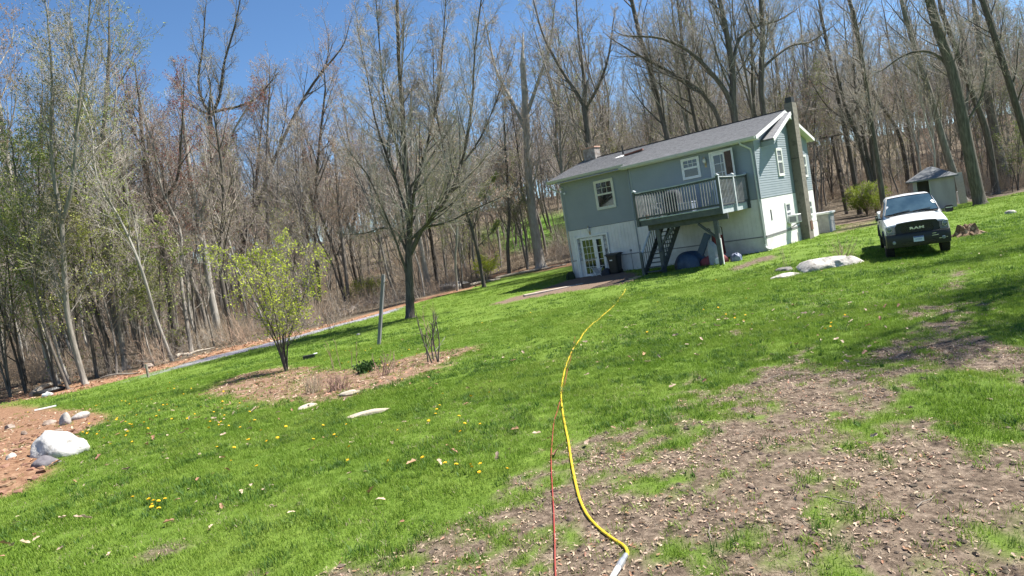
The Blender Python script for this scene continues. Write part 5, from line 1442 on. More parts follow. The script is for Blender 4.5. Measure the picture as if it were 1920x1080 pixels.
def build_tree(name, label, P, T, C, Lf, bark, twigs, leafm, rotz=0, group=None, cat='tree', leaf_name='leaf_cluster'):
    t = thing(name, label, cat, P, rotz, group)
    v, q = T; np_mesh('trunk', v, [q], bark, t)
    v, q = C; np_mesh('crown', v, [q], twigs, t, smooth=False)
    if Lf is not None:
        v, q = Lf; o = np_mesh(leaf_name, v, [q], leafm, t, smooth=False); o['kind'] = 'stuff'
    return t
def px_stem(base, pix, Y, jitter=0, dy=0.0):
    """trunk line through sighted points, all at about the trunk's own distance"""
    out = [np.zeros(3)]
    for k, (x, y) in enumerate(pix[1:], 1):
        out.append(at(Y + dy * k / (len(pix) - 1), x, y) - base)
    return np.array(out)
def hero(name, label, pix, w, wt=None, Y=None, extra=(), bark=None, twigs=None, leafm=None, grow_top=0.0, **kw):
    """pix: sighted line from foot upward; w: trunk width there in pixels; extra: more sighted limbs (start on the trunk)"""
    if Y is None: base = G(*pix[0])
    else: base = at(Y, *pix[0]); base[2] = float(gz(base[0], base[1]))
    Yb = base[1]; m = Yb / F_PX * 1.02
    S = px_stem(base, pix, Yb)
    if Y is not None: S[1:] = S[1:]
    if grow_top: S = np.concatenate([S, [S[-1] + norm(S[-1] - S[-2]) * grow_top]])
    w = w * .80; m_e = m * .85
    r0 = w * m / 2; r1 = (wt if wt is not None else w * .35) * m * .85 / 2
    n = len(S)
    stems = [(S, np.linspace(r0, r1, n) if n > 2 else [r0, r1], 1.0)]
    for e in extra:
        ex, ew, dyy = e[0], e[1], (e[2] if len(e) > 2 else 0)
        E = np.array([at(Yb + dyy * i / max(1, len(ex) - 1), *q) - base for i, q in enumerate(ex)])
        ln = np.linalg.norm(np.diff(E, axis=0), axis=1).sum()
        stems.append((E, np.linspace(ew * m_e / 2, max(ew * .3 * m_e / 2, .02), len(E)), min(1.0, .25 + ln / 14)))
    seed = abs(hash((pix[0][0] * 7 + pix[0][1] * 13))) % 100000
    T, C, Lf = tree_geo(seed, stems, **kw)
    return build_tree(name, label, base, T, C, Lf, bark or bark_d, twigs or twig_m, leafm or bud_tan)

# the big bare tree in the lawn
hero('bare_tree', 'large spreading budding tree alone in the lawn beyond the leaning post', [(769, 596), (768, 540), (766, 490), (768, 450), (768, 380), (760, 300), (754, 200), (747, 100), (744, -40)], 21, 6,
     extra=[([(769, 478), (785, 440), (810, 410), (845, 360), (870, 290), (885, 200), (890, 100), (905, -20)], 9, -1.5),
            ([(766, 482), (752, 448), (735, 430), (712, 428), (690, 436), (660, 440)], 7, 1.0),
            ([(800, 425), (835, 418), (870, 402), (905, 385), (935, 372)], 5, -1.0),
            ([(766, 520), (752, 480), (738, 440), (715, 385), (690, 330), (668, 300)], 6, -2.0),
            ([(767, 420), (750, 360), (728, 300), (705, 230), (690, 150), (672, 60)], 7, 1.5),
            ([(768, 400), (785, 330), (806, 250), (822, 170), (832, 60), (838, -40)], 7, 1.2),
            ([(763, 340), (742, 270), (722, 190), (712, 90), (705, 0)], 6, -1.0),
            ([(845, 360), (830, 270), (815, 190), (812, 90)], 6, 0.8),
            ([(857, 320), (900, 260), (930, 190), (960, 110)], 5, 1.0)],
     limbs=20, t0=.32, limb_len=.30, limb_ang=.52, limb_up=.085, l2=9, l3=6, l4=3, budn=8000, bud=.058, twig=.0050, wob=.055, l2len=.6, bark=bark_d, leafm=bud_tan, twigs=twig_m, sides=14)

LEFT = dict(limbs=15, t0=.40, limb_len=.32, limb_ang=.58, limb_up=.085, l2=7, l3=5, l4=3, budn=4200, bud=.082, twig=.0058, l2len=.62)
hero('pale_trunk_tree', 'pale-barked tall tree rising from the dark sheet at the shaded wood foot', [(107, 722), (60, 560), (30, 400), (5, 240), (-15, 100)], 14, 6, bark=bark_p, leafm=bud_tan, **LEFT)
hero('slender_tree', 'thin dark tree just beside the pale trunk above the black sheet', [(128, 730), (80, 600), (48, 430), (25, 300)], 7, 3, leafm=bud_green, **LEFT)
hero('forked_tree', 'pale-footed tree at the lawn edge whose dark trunk forks into a wide V', [(160, 722), (128, 600), (119, 480), (116, 420)], 13, 9, extra=[([(116, 420), (101, 330), (96, 250), (97, 140), (88, 20)], 9), ([(116, 420), (136, 345), (143, 260), (150, 180), (162, 90), (170, -10)], 9)], bark=bark_g, leafm=bud_olive, **LEFT)
hero('slender_tree', 'thin dark straight tree close behind the V-forked trunk', [(182, 708), (166, 600), (152, 490), (143, 380), (140, 250)], 8, 4, leafm=bud_green, **LEFT)
hero('bare_tree', 'mid-grey straight tree above the mossy blue-grey stone', [(236, 680), (205, 550), (194, 420), (190, 300), (200, 180), (205, 90)], 15, 6, bark=bark_g, leafm=bud_green, **LEFT)
hero('slender_tree', 'slim tree between the mossy stone and the green-leafing dark trunk', [(258, 662), (240, 540), (228, 420), (218, 300)], 8, 3, bark=bark_g, leafm=bud_green, **LEFT)
hero('ivy_foot_tree', 'dark crooked tree with green growth at its foot on the leaf strip', [(334, 660), (318, 560), (305, 460), (290, 400), (272, 300), (262, 200)], 14, 6, extra=[([(300, 440), (265, 420), (235, 375), (205, 300)], 6, 1), ([(288, 390), (330, 340), (340, 260), (345, 160)], 7, -1)], leafm=bud_red, twigs=twig_r, **LEFT)
hero('pale_trunk_tree', 'stout pale-barked tree leaning over the lilac strip behind the small leafing tree', [(415, 640), (397, 560), (385, 480), (370, 400), (357, 330), (345, 240)], 17, 8, bark=bark_p, extra=[([(386, 470), (375, 446), (358, 438), (340, 415), (310, 400)], 8, -1), ([(372, 410), (405, 330), (430, 260), (470, 190)], 7, 1)], leafm=bud_red, twigs=twig_r, **LEFT)
hero('crooked_tree', 'dark tree with a knobbly many-armed fork high above the pale leaning trunk', [(428, 600), (415, 500), (402, 380), (396, 290), (394, 212)], 14, 8, extra=[([(394, 212), (380, 190), (372, 150), (380, 90), (385, 20)], 7), ([(394, 212), (420, 205), (445, 200), (480, 185), (510, 150)], 7), ([(396, 216), (412, 180), (420, 120), (440, 50), (452, -10)], 7), ([(393, 214), (370, 205), (345, 180), (330, 130)], 5)], leafm=bud_olive, **LEFT)
hero('leaning_tree', 'dark tree with one long limb sweeping up and away from the crooked fork', [(455, 590), (450, 500), (462, 440), (480, 390), (510, 310), (545, 230), (585, 160), (625, 110)], 12, 4, extra=[([(480, 390), (482, 320), (490, 240), (500, 150)], 6)], leafm=bud_tan, **LEFT)
hero('slender_tree', 'slim grey tree behind the bright small leafing tree', [(520, 580), (508, 480), (500, 390), (500, 280), (505, 180)], 8, 4, bark=bark_g, leafm=bud_tan, **LEFT)
hero('slender_tree', 'dark slim tree rising behind the tumbled stone row', [(602, 585), (594, 490), (590, 390), (598, 280), (610, 170)], 9, 4, leafm=bud_tan, **LEFT)
hero('slender_tree', 'straight grey tree between the stone row and the leaning post', [(655, 575), (645, 480), (635, 390), (628, 290)], 9, 4, bark=bark_g, leafm=bud_tan, **LEFT)
hero('pale_trunk_tree', 'pale thick trunk close behind the large spreading lawn tree', [(806, 548), (790, 470), (780, 400), (772, 300), (770, 200)], 15, 6, bark=bark_p, leafm=bud_tan, **LEFT)
hero('bare_tree', 'dark trunk just behind the pale trunk beside the lawn tree', [(822, 540), (810, 460), (800, 380), (790, 280)], 10, 4, leafm=bud_green, **LEFT)
hero('slender_tree', 'tilted thin dark tree growing out of the timbers by the iron wheel', [(908, 538), (893, 460), (876, 400), (862, 350), (850, 270)], 9, 4, extra=[([(893, 465), (918, 440), (930, 425)], 3), ([(878, 405), (905, 372), (925, 340)], 3)], leafm=bud_green, **LEFT)
hero('pale_trunk_tree', 'thin pale tree behind the grey rock slab', [(876, 520), (862, 450), (853, 380), (846, 300)], 7, 3, bark=bark_p, leafm=bud_green, **LEFT)
hero('large_trunk_tree', 'stout pale trunk flaring at the log just beside the house corner', [(1014, 502), (1004, 440), (996, 380), (990, 300), (986, 210), (980, 120)], 25, 12, bark=bark_p, extra=[([(988, 250), (960, 190), (930, 130), (910, 40)], 9, 1), ([(986, 220), (1010, 150), (1030, 90), (1040, 10)], 9, -1)], leafm=bud_tan, **LEFT)
hero('twin_tree', 'pair of thin leaning stems behind the log, close to the flared trunk', [(990, 505), (978, 450), (966, 400), (950, 330)], 7, 3, extra=[([(990, 500), (985, 440), (975, 390), (968, 320)], 6, .5)], bark=bark_g, leafm=bud_green, **LEFT)
hero('slender_tree', 'dark thin trunk between the yellow-green sapling and the flared trunk', [(955, 515), (952, 460), (955, 400), (950, 320), (945, 230)], 9, 4, leafm=bud_tan, **LEFT)
BACK = dict(limbs=13, t0=.40, limb_len=.32, limb_ang=.6, limb_up=.09, l2=7, l3=5, l4=3, budn=300, bud=.07, twig=.0062, l2len=.62)
hero('forked_tree', 'dark forked tree behind the small roof chimney', [(1128, 470), (1112, 330), (1104, 260), (1096, 200)], 17, 13, Y=47, extra=[([(1096, 200), (1075, 165), (1052, 130), (1020, 70), (1000, 0)], 9), ([(1096, 200), (1094, 140), (1085, 70), (1080, -10)], 9), ([(1097, 204), (1120, 165), (1140, 110), (1150, 40)], 8)], **BACK)
hero('bare_tree', 'tall straight dark tree behind the middle of the house roof', [(1290, 440), (1262, 300), (1244, 230), (1222, 140), (1198, 60), (1180, -20)], 13, 8, Y=45, **BACK)
hero('slender_tree', 'thin dark tree behind the roof, next to the tall straight one', [(1345, 420), (1308, 250), (1292, 170), (1280, 90), (1270, 0)], 9, 4, Y=46, **BACK)
hero('bowed_tree', 'bowed trunk curving over the roof, second from the block chimney end', [(1390, 400), (1352, 240), (1328, 190), (1300, 160), (1265, 140), (1225, 118), (1190, 100)], 11, 5, Y=44, **BACK)
hero('arching_tree', 'stout dark tree with a huge arching limb above the house roof', [(1420, 400), (1378, 225), (1374, 140), (1362, 60), (1345, -20)], 18, 9, Y=43, extra=[([(1378, 222), (1362, 175), (1330, 133), (1290, 95), (1240, 72), (1190, 68)], 12, -1), ([(1373, 130), (1385, 75), (1420, 48), (1455, 40), (1490, 20)], 8, 1)], **BACK)
hero('bare_tree', 'straight dark tree with a side limb, nearest the block chimney', [(1470, 400), (1432, 210), (1428, 130), (1430, 60), (1425, -20)], 15, 9, Y=43, extra=[([(1429, 128), (1455, 105), (1485, 85), (1520, 78), (1560, 50)], 7, 1), ([(1430, 80), (1410, 40), (1395, 0)], 6)], **BACK)
hero('slender_tree', 'thin dark tree between the arching tree and the one nearest the block chimney', [(1450, 400), (1416, 215), (1410, 120), (1408, 30)], 8, 4, Y=45, **BACK)
hero('slender_tree', 'thin dark tree behind the house roof near the arching limb start', [(1330, 430), (1292, 250), (1285, 180), (1300, 100), (1295, 20)], 8, 4, Y=50, **BACK)
hero('leaning_tree', 'dark leaning tree behind the yellow-green bush, nearest the utility pole', [(1606, 350), (1590, 270), (1575, 200), (1558, 120), (1540, 30)], 11, 6, Y=52, **BACK)
hero('twin_tree', 'clump of leaning pale and dark stems behind the yellow-green bush', [(1640, 352), (1612, 270), (1588, 210), (1570, 140)], 10, 5, Y=50, extra=[([(1638, 348), (1620, 260), (1605, 180), (1600, 100)], 9, .5), ([(1642, 350), (1632, 260), (1622, 180), (1615, 90)], 8, -.5)], bark=bark_d, **BACK)
hero('bare_tree', 'dark straight tree between the yellow-green bush and the truck', [(1658, 392), (1645, 300), (1632, 215), (1618, 120), (1600, 20)], 13, 7, Y=42, **BACK)
hero('leaning_tree', 'grey leaning tree directly behind the shed', [(1805, 372), (1770, 270), (1745, 180), (1715, 90), (1690, 0)], 17, 8, bark=bark_g, Y=46, **BACK)
hero('large_trunk_tree', 'largest dark trunk with spreading roots beside the shed and firewood', [(1838, 384), (1818, 290), (1800, 200), (1785, 130), (1760, 60), (1738, -20)], 26, 17, extra=[([(1796, 165), (1770, 115), (1735, 96), (1695, 104), (1660, 128)], 8, 1), ([(1812, 230), (1840, 180), (1850, 120)], 6, -1)], bark=bark_d, sides=14, **BACK)
hero('bare_tree', 'second dark leaning trunk close behind the largest rooted trunk', [(1868, 358), (1850, 250), (1825, 180), (1795, 100), (1765, 20)], 15, 9, Y=47, **BACK)
hero('flared_tree', 'broad flare-footed trunk beyond the thin log, farthest along the lawn', [(1888, 353), (1872, 280), (1858, 210), (1845, 130), (1830, 30)], 22, 12, bark=bark_g, extra=[([(1858, 215), (1862, 140), (1868, 70), (1850, 0)], 10, 1)], **BACK)
hero('leaning_tree', 'dark leaning trunk at the outer edge beyond the flare-footed trunk', [(1950, 340), (1918, 240), (1885, 130), (1862, 60), (1835, -20)], 16, 10, Y=42, **BACK)

# ------------------------------------------------------------------ the wood: many trees of a few builds
def variant(seed, H, r, kind):
    g = np.random.default_rng(seed)
    n = 7; z = np.linspace(0, 1, n)
    drift = np.cumsum(g.normal(0, .018, (n, 2)), 0) * H; drift -= drift[0]
    P = np.concatenate([drift, (z * H)[:, None]], 1)
    stems = [(P, r * (1 - .72 * z), 1.0)]
    if kind == 'fork':
        k = 3; a = g.uniform(0, 6.28)
        Q = np.array([P[k] + np.array([math.cos(a) * s * .22 * H * .5, math.sin(a) * s * .22 * H * .5, s * H * .5]) for s in (0, .3, .65, 1)]); stems.append((Q, np.linspace(r * .6, r * .2, 4), .8))
    if kind == 'sapling':
        return tree_geo(seed, stems, limbs=14, t0=.25, limb_len=.34, limb_ang=.8, limb_up=.12, l2=5, l3=5, l4=0, flare=1, budn=500, bud=.07, twig=.0055, sides=5)
    return tree_geo(seed, stems, limbs=15, t0=.36, limb_len=.31, limb_ang=.58, limb_up=.09, l2=7, l3=4, l4=2, flare=1.25, budn=900, bud=.085, twig=.0072, sides=8, l2len=.62)
VAR = []
for i, (H, r, k) in enumerate(((18, .16, 'one'), (17, .14, 'fork'), (19, .20, 'one'), (15.5, .10, 'one'), (16.5, .13, 'fork'), (18.5, .15, 'one'), (15, .085, 'one'), (17.5, .17, 'fork'))):
    T, C, Lf = variant(900 + i, H, r, k)
    VAR.append((T, C, Lf))
SAP = [variant(950 + i, 6 + i * .9, .045 + .008 * i, 'sapling') for i in range(4)]
def meshes_of(tup, bark, tw, lf):
    obs = []
    for nm, (v, q), m in zip(('trunk', 'crown', 'leaf_cluster'), tup, (bark, tw, lf)): obs.append((nm, np_mesh(nm, v, [q], m, parent=False, smooth=nm == 'trunk').data))
    return obs
VM = [meshes_of(v, (bark_g, bark_g, bark_d, bark_p, bark_d, bark_g, bark_p, bark_g)[i], (twig_m, twig_m, twig_r, twig_m, twig_m, twig_r, twig_m, twig_m)[i], bud_tan) for i, v in enumerate(VAR)]
SM = [meshes_of(v, bark_g if i % 2 else bark_d, twig_m, bud_green) for i, v in enumerate(SAP)]
for vm in VM + SM:
    vm[2][1].materials.clear(); vm[2][1].materials.append(bud_tan)
taken = []
def plant(meshes, x, y, name, label, cat, group, rot, sc, leafm, lean=(0, 0)):
    t = thing(name, label, cat, (x, y, float(gz(x, y)) - .08), rot, group)
    t.scale = (sc, sc, sc); t.rotation_euler = (lean[0], lean[1], rot)
    for nm, me in meshes:
        o = bpy.data.objects.new(nm, me); COL.objects.link(o); o.parent = t
        if nm == 'leaf_cluster':
            o['kind'] = 'stuff'; o.material_slots[0].link = 'OBJECT'; o.material_slots[0].material = leafm
    return t
LOOK = ['tall straight grey-barked ', 'forked grey-barked ', 'thick reddish-twigged dark ', 'slender pale-barked ', 'forked dark-barked ', 'tall reddish-twigged grey ', 'thin pale-barked ', 'thick forked grey-barked ']
ZONES = [('tree in the wood beyond the leaf strip and lilac edge', 'trees of the wood beyond the leaf strip'),
         ('tree in the wood behind the spreading lawn tree', 'trees of the wood behind the lawn tree'),
         ('tree in the wood behind the house', 'trees of the wood behind the house'),
         ('tree in the wood behind the truck and shed', 'trees of the wood behind the truck')]
g = np.random.default_rng(42)
cnt = 0; tries = 0
while cnt < 235 and tries < 6000:
    tries += 1
    Y = math.sqrt(g.uniform(26 ** 2, 84 ** 2)); X = g.uniform(-.98, .98) * Y
    e = Y - float(edge_y(X))
    if e < 1.2 or in_house(np.array(X), np.array(Y), 3.0): continue
    if X > 5 and X < 30 and Y < 46: continue
    u = X / Y
    if .50 < u < .56 and Y < 60: continue           # the path stays open
    md = 2.0 + (Y - 25) * .015
    if any((X - a) ** 2 + (Y - b) ** 2 < md * md for a, b in taken): continue
    taken.append((X, Y))
    z = 0 if u < -.30 else 1 if u < .06 else 2 if u < .47 else 3
    lf = (bud_green, bud_green, bud_olive, bud_tan, bud_red)[int(g.integers(0, 5 if z < 2 else 3))] if z != 3 else (bud_tan, bud_olive, bud_green)[int(g.integers(0, 3))]
    s = float(g.uniform(.78, 1.08)) * (1.0 if z < 1 else .98)
    if z == 1: s *= .92
    vi = int(g.integers(0, 8))
    bn = {bud_green: 'green-budded ', bud_tan: 'tan-budded ', bud_olive: 'olive-budded ', bud_red: 'red-budded '}[lf]
    dn = 'near ' if e < 9 else 'deep-set ' if e > 24 else ''
    plant(VM[vi], X, Y, 'wood_tree', dn + bn + LOOK[vi] + ZONES[z][0], 'tree', ZONES[z][1], float(g.uniform(0, 6.28)), s, lf, (float(g.normal(0, .03)), float(g.normal(-.06, .05))))
    cnt += 1
SZ = ['young tree in the wood beyond the leaf strip', 'young tree behind the spreading lawn tree', 'young tree in the wood behind the house', 'young tree behind the truck and shed']
cnt = 0
while cnt < 85:
    Y = math.sqrt(g.uniform(24 ** 2, 60 ** 2)); X = g.uniform(-.95, .95) * Y; e = Y - float(edge_y(X))
    if e < .6 or in_house(np.array(X), np.array(Y), 2) or (4 < X < 30 and Y < 46): continue
    u = X / Y
    if .50 < u < .56 and Y < 60: continue
    z = 0 if u < -.30 else 1 if u < .06 else 2 if u < .47 else 3
    plant(SM[cnt % 4], X, Y, 'sapling', ('low ', 'thin ', 'mid-sized ', 'taller ')[cnt % 4] + ('green-budded ', 'olive-budded ', 'tan-budded ')[cnt % 3] + SZ[z], 'sapling', ZONES[z][1].replace('trees', 'saplings'), float(g.uniform(0, 6.28)), float(g.uniform(.7, 1.25)), (bud_green, bud_olive, bud_tan)[cnt % 3], (float(g.normal(0, .06)), float(g.normal(-.06, .06))))
    cnt += 1
# farther wood: reads as one mass
def far_wood():
    g = np.random.default_rng(5); P = []
    while len(P) < 1000:
        Y = math.sqrt(g.uniform(74 ** 2, 150 ** 2)); X = g.uniform(-1.15, 1.05) * Y
        P.append((X, Y, float(gz(X, Y)) - .1))
    pr = [bpy.data.objects.new('w', None) for _ in range(0)]
    for i in range(5):
        (tv, tq), (cv_, cq), _ = VAR[i + 2]
        mi = np.concatenate([np.zeros(len(tq)), np.ones(len(cq))])
        pr.append(np_mesh('w', np.concatenate([tv, cv_]), [np.concatenate([tq, cq + len(tv)])], [bark_g, twig_m if i % 2 else twig_r], parent=False, mi=mi))
    n = len(P)
    scatter('far_wood', np.array(P), g.uniform(0, 6.28, n), np.stack([g.normal(0, .03, n), g.normal(-.04, .04, n)], 1), g.uniform(.5, .82, n), pr, None)
far_wood()
# low brush: thin dead stems along the wood's foot
def brush():
    g = np.random.default_rng(8); pr = []
    for i in range(5):
        n = 26; p = np.zeros((n, 3)); p[:, :2] = g.normal(0, .35, (n, 2)); d = g.normal(0, .4, (n, 3)); d[:, 2] = 1
        P1, R1 = grow(g, p, d, g.uniform(.6, 1.8, n), np.full(n, .007), 5, .16, .04, .5)
        q, d2, L, r = spawn(g, P1, R1, 5, .2, 1, .7, .45, np.full(n, 1.1), .7)
        P2, R2 = grow(g, q, d2, L, np.full(len(q), .0045), 3, .2, .02, .6)
        Gm = Geo(); Gm.add(*tubes(P1, R1, 3)); Gm.add(*tubes(P2, R2, 3)); v, f = Gm.out()
        pr.append(np_mesh('b', v, [f], twig_m if i % 2 else mat('tan dead stems', (.30, .22, .15), (.40, .31, .22), scale=2, rough=.95, rand=.25), parent=False, smooth=False))
    P = []
    while len(P) < 1500:
        Y = math.sqrt(g.uniform(22 ** 2, 75 ** 2)); X = g.uniform(-.98, .98) * Y; e = Y - float(edge_y(X))
        if e < 2.2 + g.uniform(0, 2.5) or in_house(np.array(X), np.array(Y), 1.5) or (6 < X < 30 and Y < 46.5): continue
        u = X / Y
        if .50 < u < .56 and Y < 62: continue
        if 0 < u < .075 and g.uniform() < .6: continue
        P.append((X, Y, float(gz(X, Y)) - .03))
    n = len(P)
    scatter('undergrowth_brush', np.array(P), g.uniform(0, 6.28, n), g.normal(0, .12, (n, 2)), g.uniform(.6, 1.5, n), pr, None)
brush()
def thicket():
    g = np.random.default_rng(18); P = []
    while len(P) < 900:
        Y = math.sqrt(g.uniform(40 ** 2, 135 ** 2)); X = g.uniform(-1.0, .98) * Y; e = Y - float(edge_y(X))
        if e < 8 or in_house(np.array(X), np.array(Y), 4) or (4 < X < 32 and Y < 50): continue
        u = X / Y
        if .50 < u < .56 and Y < 62: continue
        P.append((X, Y, float(gz(X, Y)) - .05))
    pr = []
    for i, (T, C, Lf) in enumerate(SAP):
        mi = np.concatenate([np.zeros(len(T[1])), np.ones(len(C[1])), np.full(len(Lf[1]), 2)])
        pr.append(np_mesh('t', np.concatenate([T[0], C[0], Lf[0]]), [np.concatenate([T[1], C[1] + len(T[0]), Lf[1] + len(T[0]) + len(C[0])])], [bark_g, twig_m if i % 2 else twig_r, bud_olive if i % 2 else bud_tan], parent=False, mi=mi, smooth=False))
    n = len(P); scatter('wood_thicket', np.array(P), g.uniform(0, 6.28, n), g.normal(0, .05, (n, 2)), g.uniform(.7, 1.5, n), pr, None)
thicket()
# trees standing outside the picture whose shade falls across the lawn beside the truck
for k, (x, y, s, vi, c) in enumerate(((16.5, 11.5, .80, 2, 'broad bare tree whose shade falls on the patchy lawn, nearest the soil'), (20.5, 14.5, .9, 7, 'forked bare tree shading the grass near the tree stump'), (24.0, 20.0, .95, 1, 'bare tree shading the lawn between stump and largest trunk'), (19.0, 8.0, .8, 4, 'bare tree shading the lawn edge nearest the leaf litter'), (14.6, 12.4, .75, 0, 'bare tree shading the patchy lawn midway between soil and truck'), (13.4, 10.4, .72, 5, 'bare tree shading the upper tip of the bare soil'))):
    plant(VM[vi], x, y, 'shade_tree', c, 'tree', 'trees beside the lawn', k * 1.3, s, bud_tan)

# ------------------------------------------------------------------ small trees, shrubs and stems
def leafy(name, label, px, py, H, stemsN, r, spread, budn, bud, leafm, seed, Y=None, cat='tree', bark=None, l2=6, l3=5, l4=3, limb_len=.42, t0=.2, twig=.0035, up=.10, lean=(0, 0), limbs=10, limb_ang=.6):
    base = G(px, py) if Y is None else at(Y, px, py)
    if Y is not None:
        Y2 = max(Y, float(edge_y(base[0])) + 2.0, float(edge_y(base[0] * 1.1)) + 2.0 if base[0] < 0 else Y)
        base = at(Y2, px, py); base[2] = float(gz(base[0], base[1]))
    g = np.random.default_rng(seed); stems = []
    for k in range(stemsN):
        a = 2 * math.pi * k / max(1, stemsN) + g.uniform(-.4, .4); h = H * g.uniform(.75, 1.0); s = spread * g.uniform(.5, 1.1)
        P = [np.array([0.02 * math.cos(a), .02 * math.sin(a), -.05]), np.array([s * .12 * math.cos(a) + lean[0] * .2, s * .12 * math.sin(a), h * .3]), np.array([s * .45 * math.cos(a) + lean[0] * .6, s * .45 * math.sin(a), h * .68]), np.array([s * .8 * math.cos(a) + lean[0], s * .8 * math.sin(a), h])]
        stems.append((np.array(P), np.linspace(r, r * .3, 4), 1.0))
    T, C, Lf = tree_geo(seed, stems, limbs=limbs, t0=t0, limb_len=limb_len, limb_ang=limb_ang, limb_up=up, l2=l2, l3=l3, l4=l4, flare=1, budn=budn, bud=bud, twig=twig, sides=7)
    return build_tree(name, label, base, T, C, Lf, bark or bark_d, twig_m, leafm, cat=cat)
leafy('leafing_tree', 'small multi-stemmed tree in bright yellow-green new leaf at the planting bed', 537, 696, 3.95, 6, .03, 1.85, 5200, .062, leaf_bright, 31, lean=(.15, 0), l2=6, l3=5, l4=2, t0=.25, limbs=10, limb_len=.40)
_b = leafy('shrub', 'low yellow-green shrub in the wood behind the leaning post', 688, 566, 1.9, 7, .025, 1.5, 1200, .07, leaf_shrub, 33, cat='shrub', t0=.1)
_s = leafy('sapling', 'bright yellow-green sapling behind the timbers by the iron wheel', 918, 528, 2.0, 3, .025, 1.0, 900, .085, leaf_bright, 35, cat='sapling', t0=.3)
bush_t = leafy('shrub', 'rounded yellow-green bush at the lawn end near the utility pole', 1626, 404, 2.1, 11, .03, 1.4, 1500, .095, leaf_shrub, 37, cat='shrub', t0=.12, limbs=7)
def bush_foliage(parent, rx, rz, zc, n, size, seed, m):
    g = np.random.default_rng(seed); k = 90
    d = norm(g.normal(0, 1, (k, 3))); rr = g.uniform(.25, 1.3, k) ** .5
    cc = d * rr[:, None] * [rx, rx, rz] + [0, 0, zc]
    i = g.integers(0, k, n); c = cc[i] + g.normal(0, .16, (n, 3)); c = c[c[:, 2] > .25]
    v, q = leaves(g, c, size, .8); o = np_mesh('foliage', v, [q], m, parent, smooth=False); o['kind'] = 'stuff'
bush_foliage(_b, 1.7, .75, 1.1, 4200, .085, 6, leaf_shrub)
bush_foliage(_s, .95, .6, 1.35, 1500, .10, 7, leaf_bright)
bush_foliage(bush_t, 1.25, .95, 1.35, 8000, .085, 5, leaf_shrub)
leafy('shrub', 'yellow-green leafing growth around the foot of the dark crooked tree', 336, 664, 1.5, 5, .02, .8, 700, .07, leaf_shrub, 39, cat='shrub')
leafy('understory_tree', 'young tree with flat tiers of pale green leaves beside the straight grey trunk', 262, 655, 6.2, 2, .05, 1.2, 3800, .085, bud_green, 43, Y=27, t0=.45, limb_len=.55, up=.0, limb_ang=1.1, limbs=9, cat='tree')
leafy('understory_tree', 'young pale green tree between the pale trunk and V-forked tree', 150, 690, 9, 2, .06, 1.6, 4500, .085, bud_green, 45, Y=28, t0=.35, limb_len=.4, up=.02)
leafy('understory_tree', 'young pale green tree at the shady end of the wood by the black sheet', 10, 700, 8, 3, .06, 2.2, 5000, .085, bud_green, 47, Y=27, t0=.3)
leafy('understory_tree', 'yellow-green young tree beyond the flare-footed trunk', 1905, 320, 4, 3, .04, 1.8, 1500, .10, bud_green, 49, Y=47, t0=.2)
leafy('understory_tree', 'pale green young tree behind the house roof near the small chimney', 1150, 430, 10, 2, .08, 2.0, 1800, .11, bud_green, 51, Y=56, t0=.4)
leafy('understory_tree', 'pale green tall tree behind the block chimney', 1530, 400, 12, 2, .10, 2.5, 2600, .12, bud_green, 53, Y=58, t0=.3)
leafy('understory_tree', 'pale olive young tree beyond the end of the path', 1560, 360, 8, 3, .08, 3.0, 1800, .12, bud_olive, 55, Y=66, t0=.3)
leafy('understory_tree', 'light green young tree behind the lawn tree and leaning post', 860, 500, 6.5, 2, .05, 1.5, 1200, .085, bud_green, 57, Y=38, t0=.35)
for k, (px, py, Y, H, c) in enumerate(((40, 700, 30, 12, 'tall young tree hazed with pale green leaves beyond the black sheet'), (95, 680, 33, 14, 'tall pale-green hazed tree just beyond the V-forked tree'),
                                    (200, 670, 34, 13, 'pale-green hazed tree behind the straight grey trunk and mossy stone'), (300, 640, 36, 9, 'low pale-green hazed tree behind the dark crooked tree'), (-40, 720, 29, 13, 'pale-green hazed tree at the outer end of the dirt mound'))):
    leafy('understory_tree', c, px, py, H, 2, .07, 2.0, 4200, .10, bud_green, 80 + k, Y=Y, t0=.3, limb_len=.36, up=.04)
# bare stems and dead clumps
dead = mat('tan dead canes', (.36, .27, .19), (.48, .38, .28), scale=3, rough=.95, rand=.15)
pinkc = mat('pinkish brown canes', (.26, .16, .12), (.36, .24, .19), scale=3, rough=.95)
def canes(name, label, px, py, n, h, sp, r, mtl, seed, br=4, cat='shrub', spread=.25):
    base = G(px, py); g = np.random.default_rng(seed)
    p = np.zeros((n, 3)); p[:, :2] = g.normal(0, spread * .4, (n, 2)); p[:, 2] = -.03
    d = np.concatenate([g.normal(0, sp, (n, 2)), np.ones((n, 1))], 1)
    P1, R1 = grow(g, p, d, g.uniform(.6, 1.05, n) * h, np.full(n, r), 7, .09, .02, .4)
    t = thing(name, label, cat, base, 0)
    v, q = tubes(P1, R1, 5); o = np_mesh('cane', v, [q], mtl, t); o['kind'] = 'stuff'
    if br:
        q_, d2, L, _ = spawn(g, P1, R1, br, .3, 1, .55, .4, np.full(n, h * .8), .6)
        P2, R2 = grow(g, q_, d2, L, np.full(len(q_), r * .5), 4, .12, .05, .5)
        v, q = tubes(P2, R2, 3); o = np_mesh('twig', v, [q], mtl, t, smooth=False); o['kind'] = 'stuff'
    return t
canes('bare_shrub', 'upright bare reddish shrub stems at the house end of the planting bed', 815, 678, 5, 1.3, .10, .022, bark_d, 61, 5)
canes('bare_shrub', 'thin whip-like bare stem at the very tip of the planting bed', 823, 668, 2, 1.5, .04, .012, pinkc, 62, 6)
canes('bare_shrub', 'bare arching light-grey branch leaning from the upright reddish shrub', 806, 664, 2, .8, .7, .012, bark_p, 63, 3)
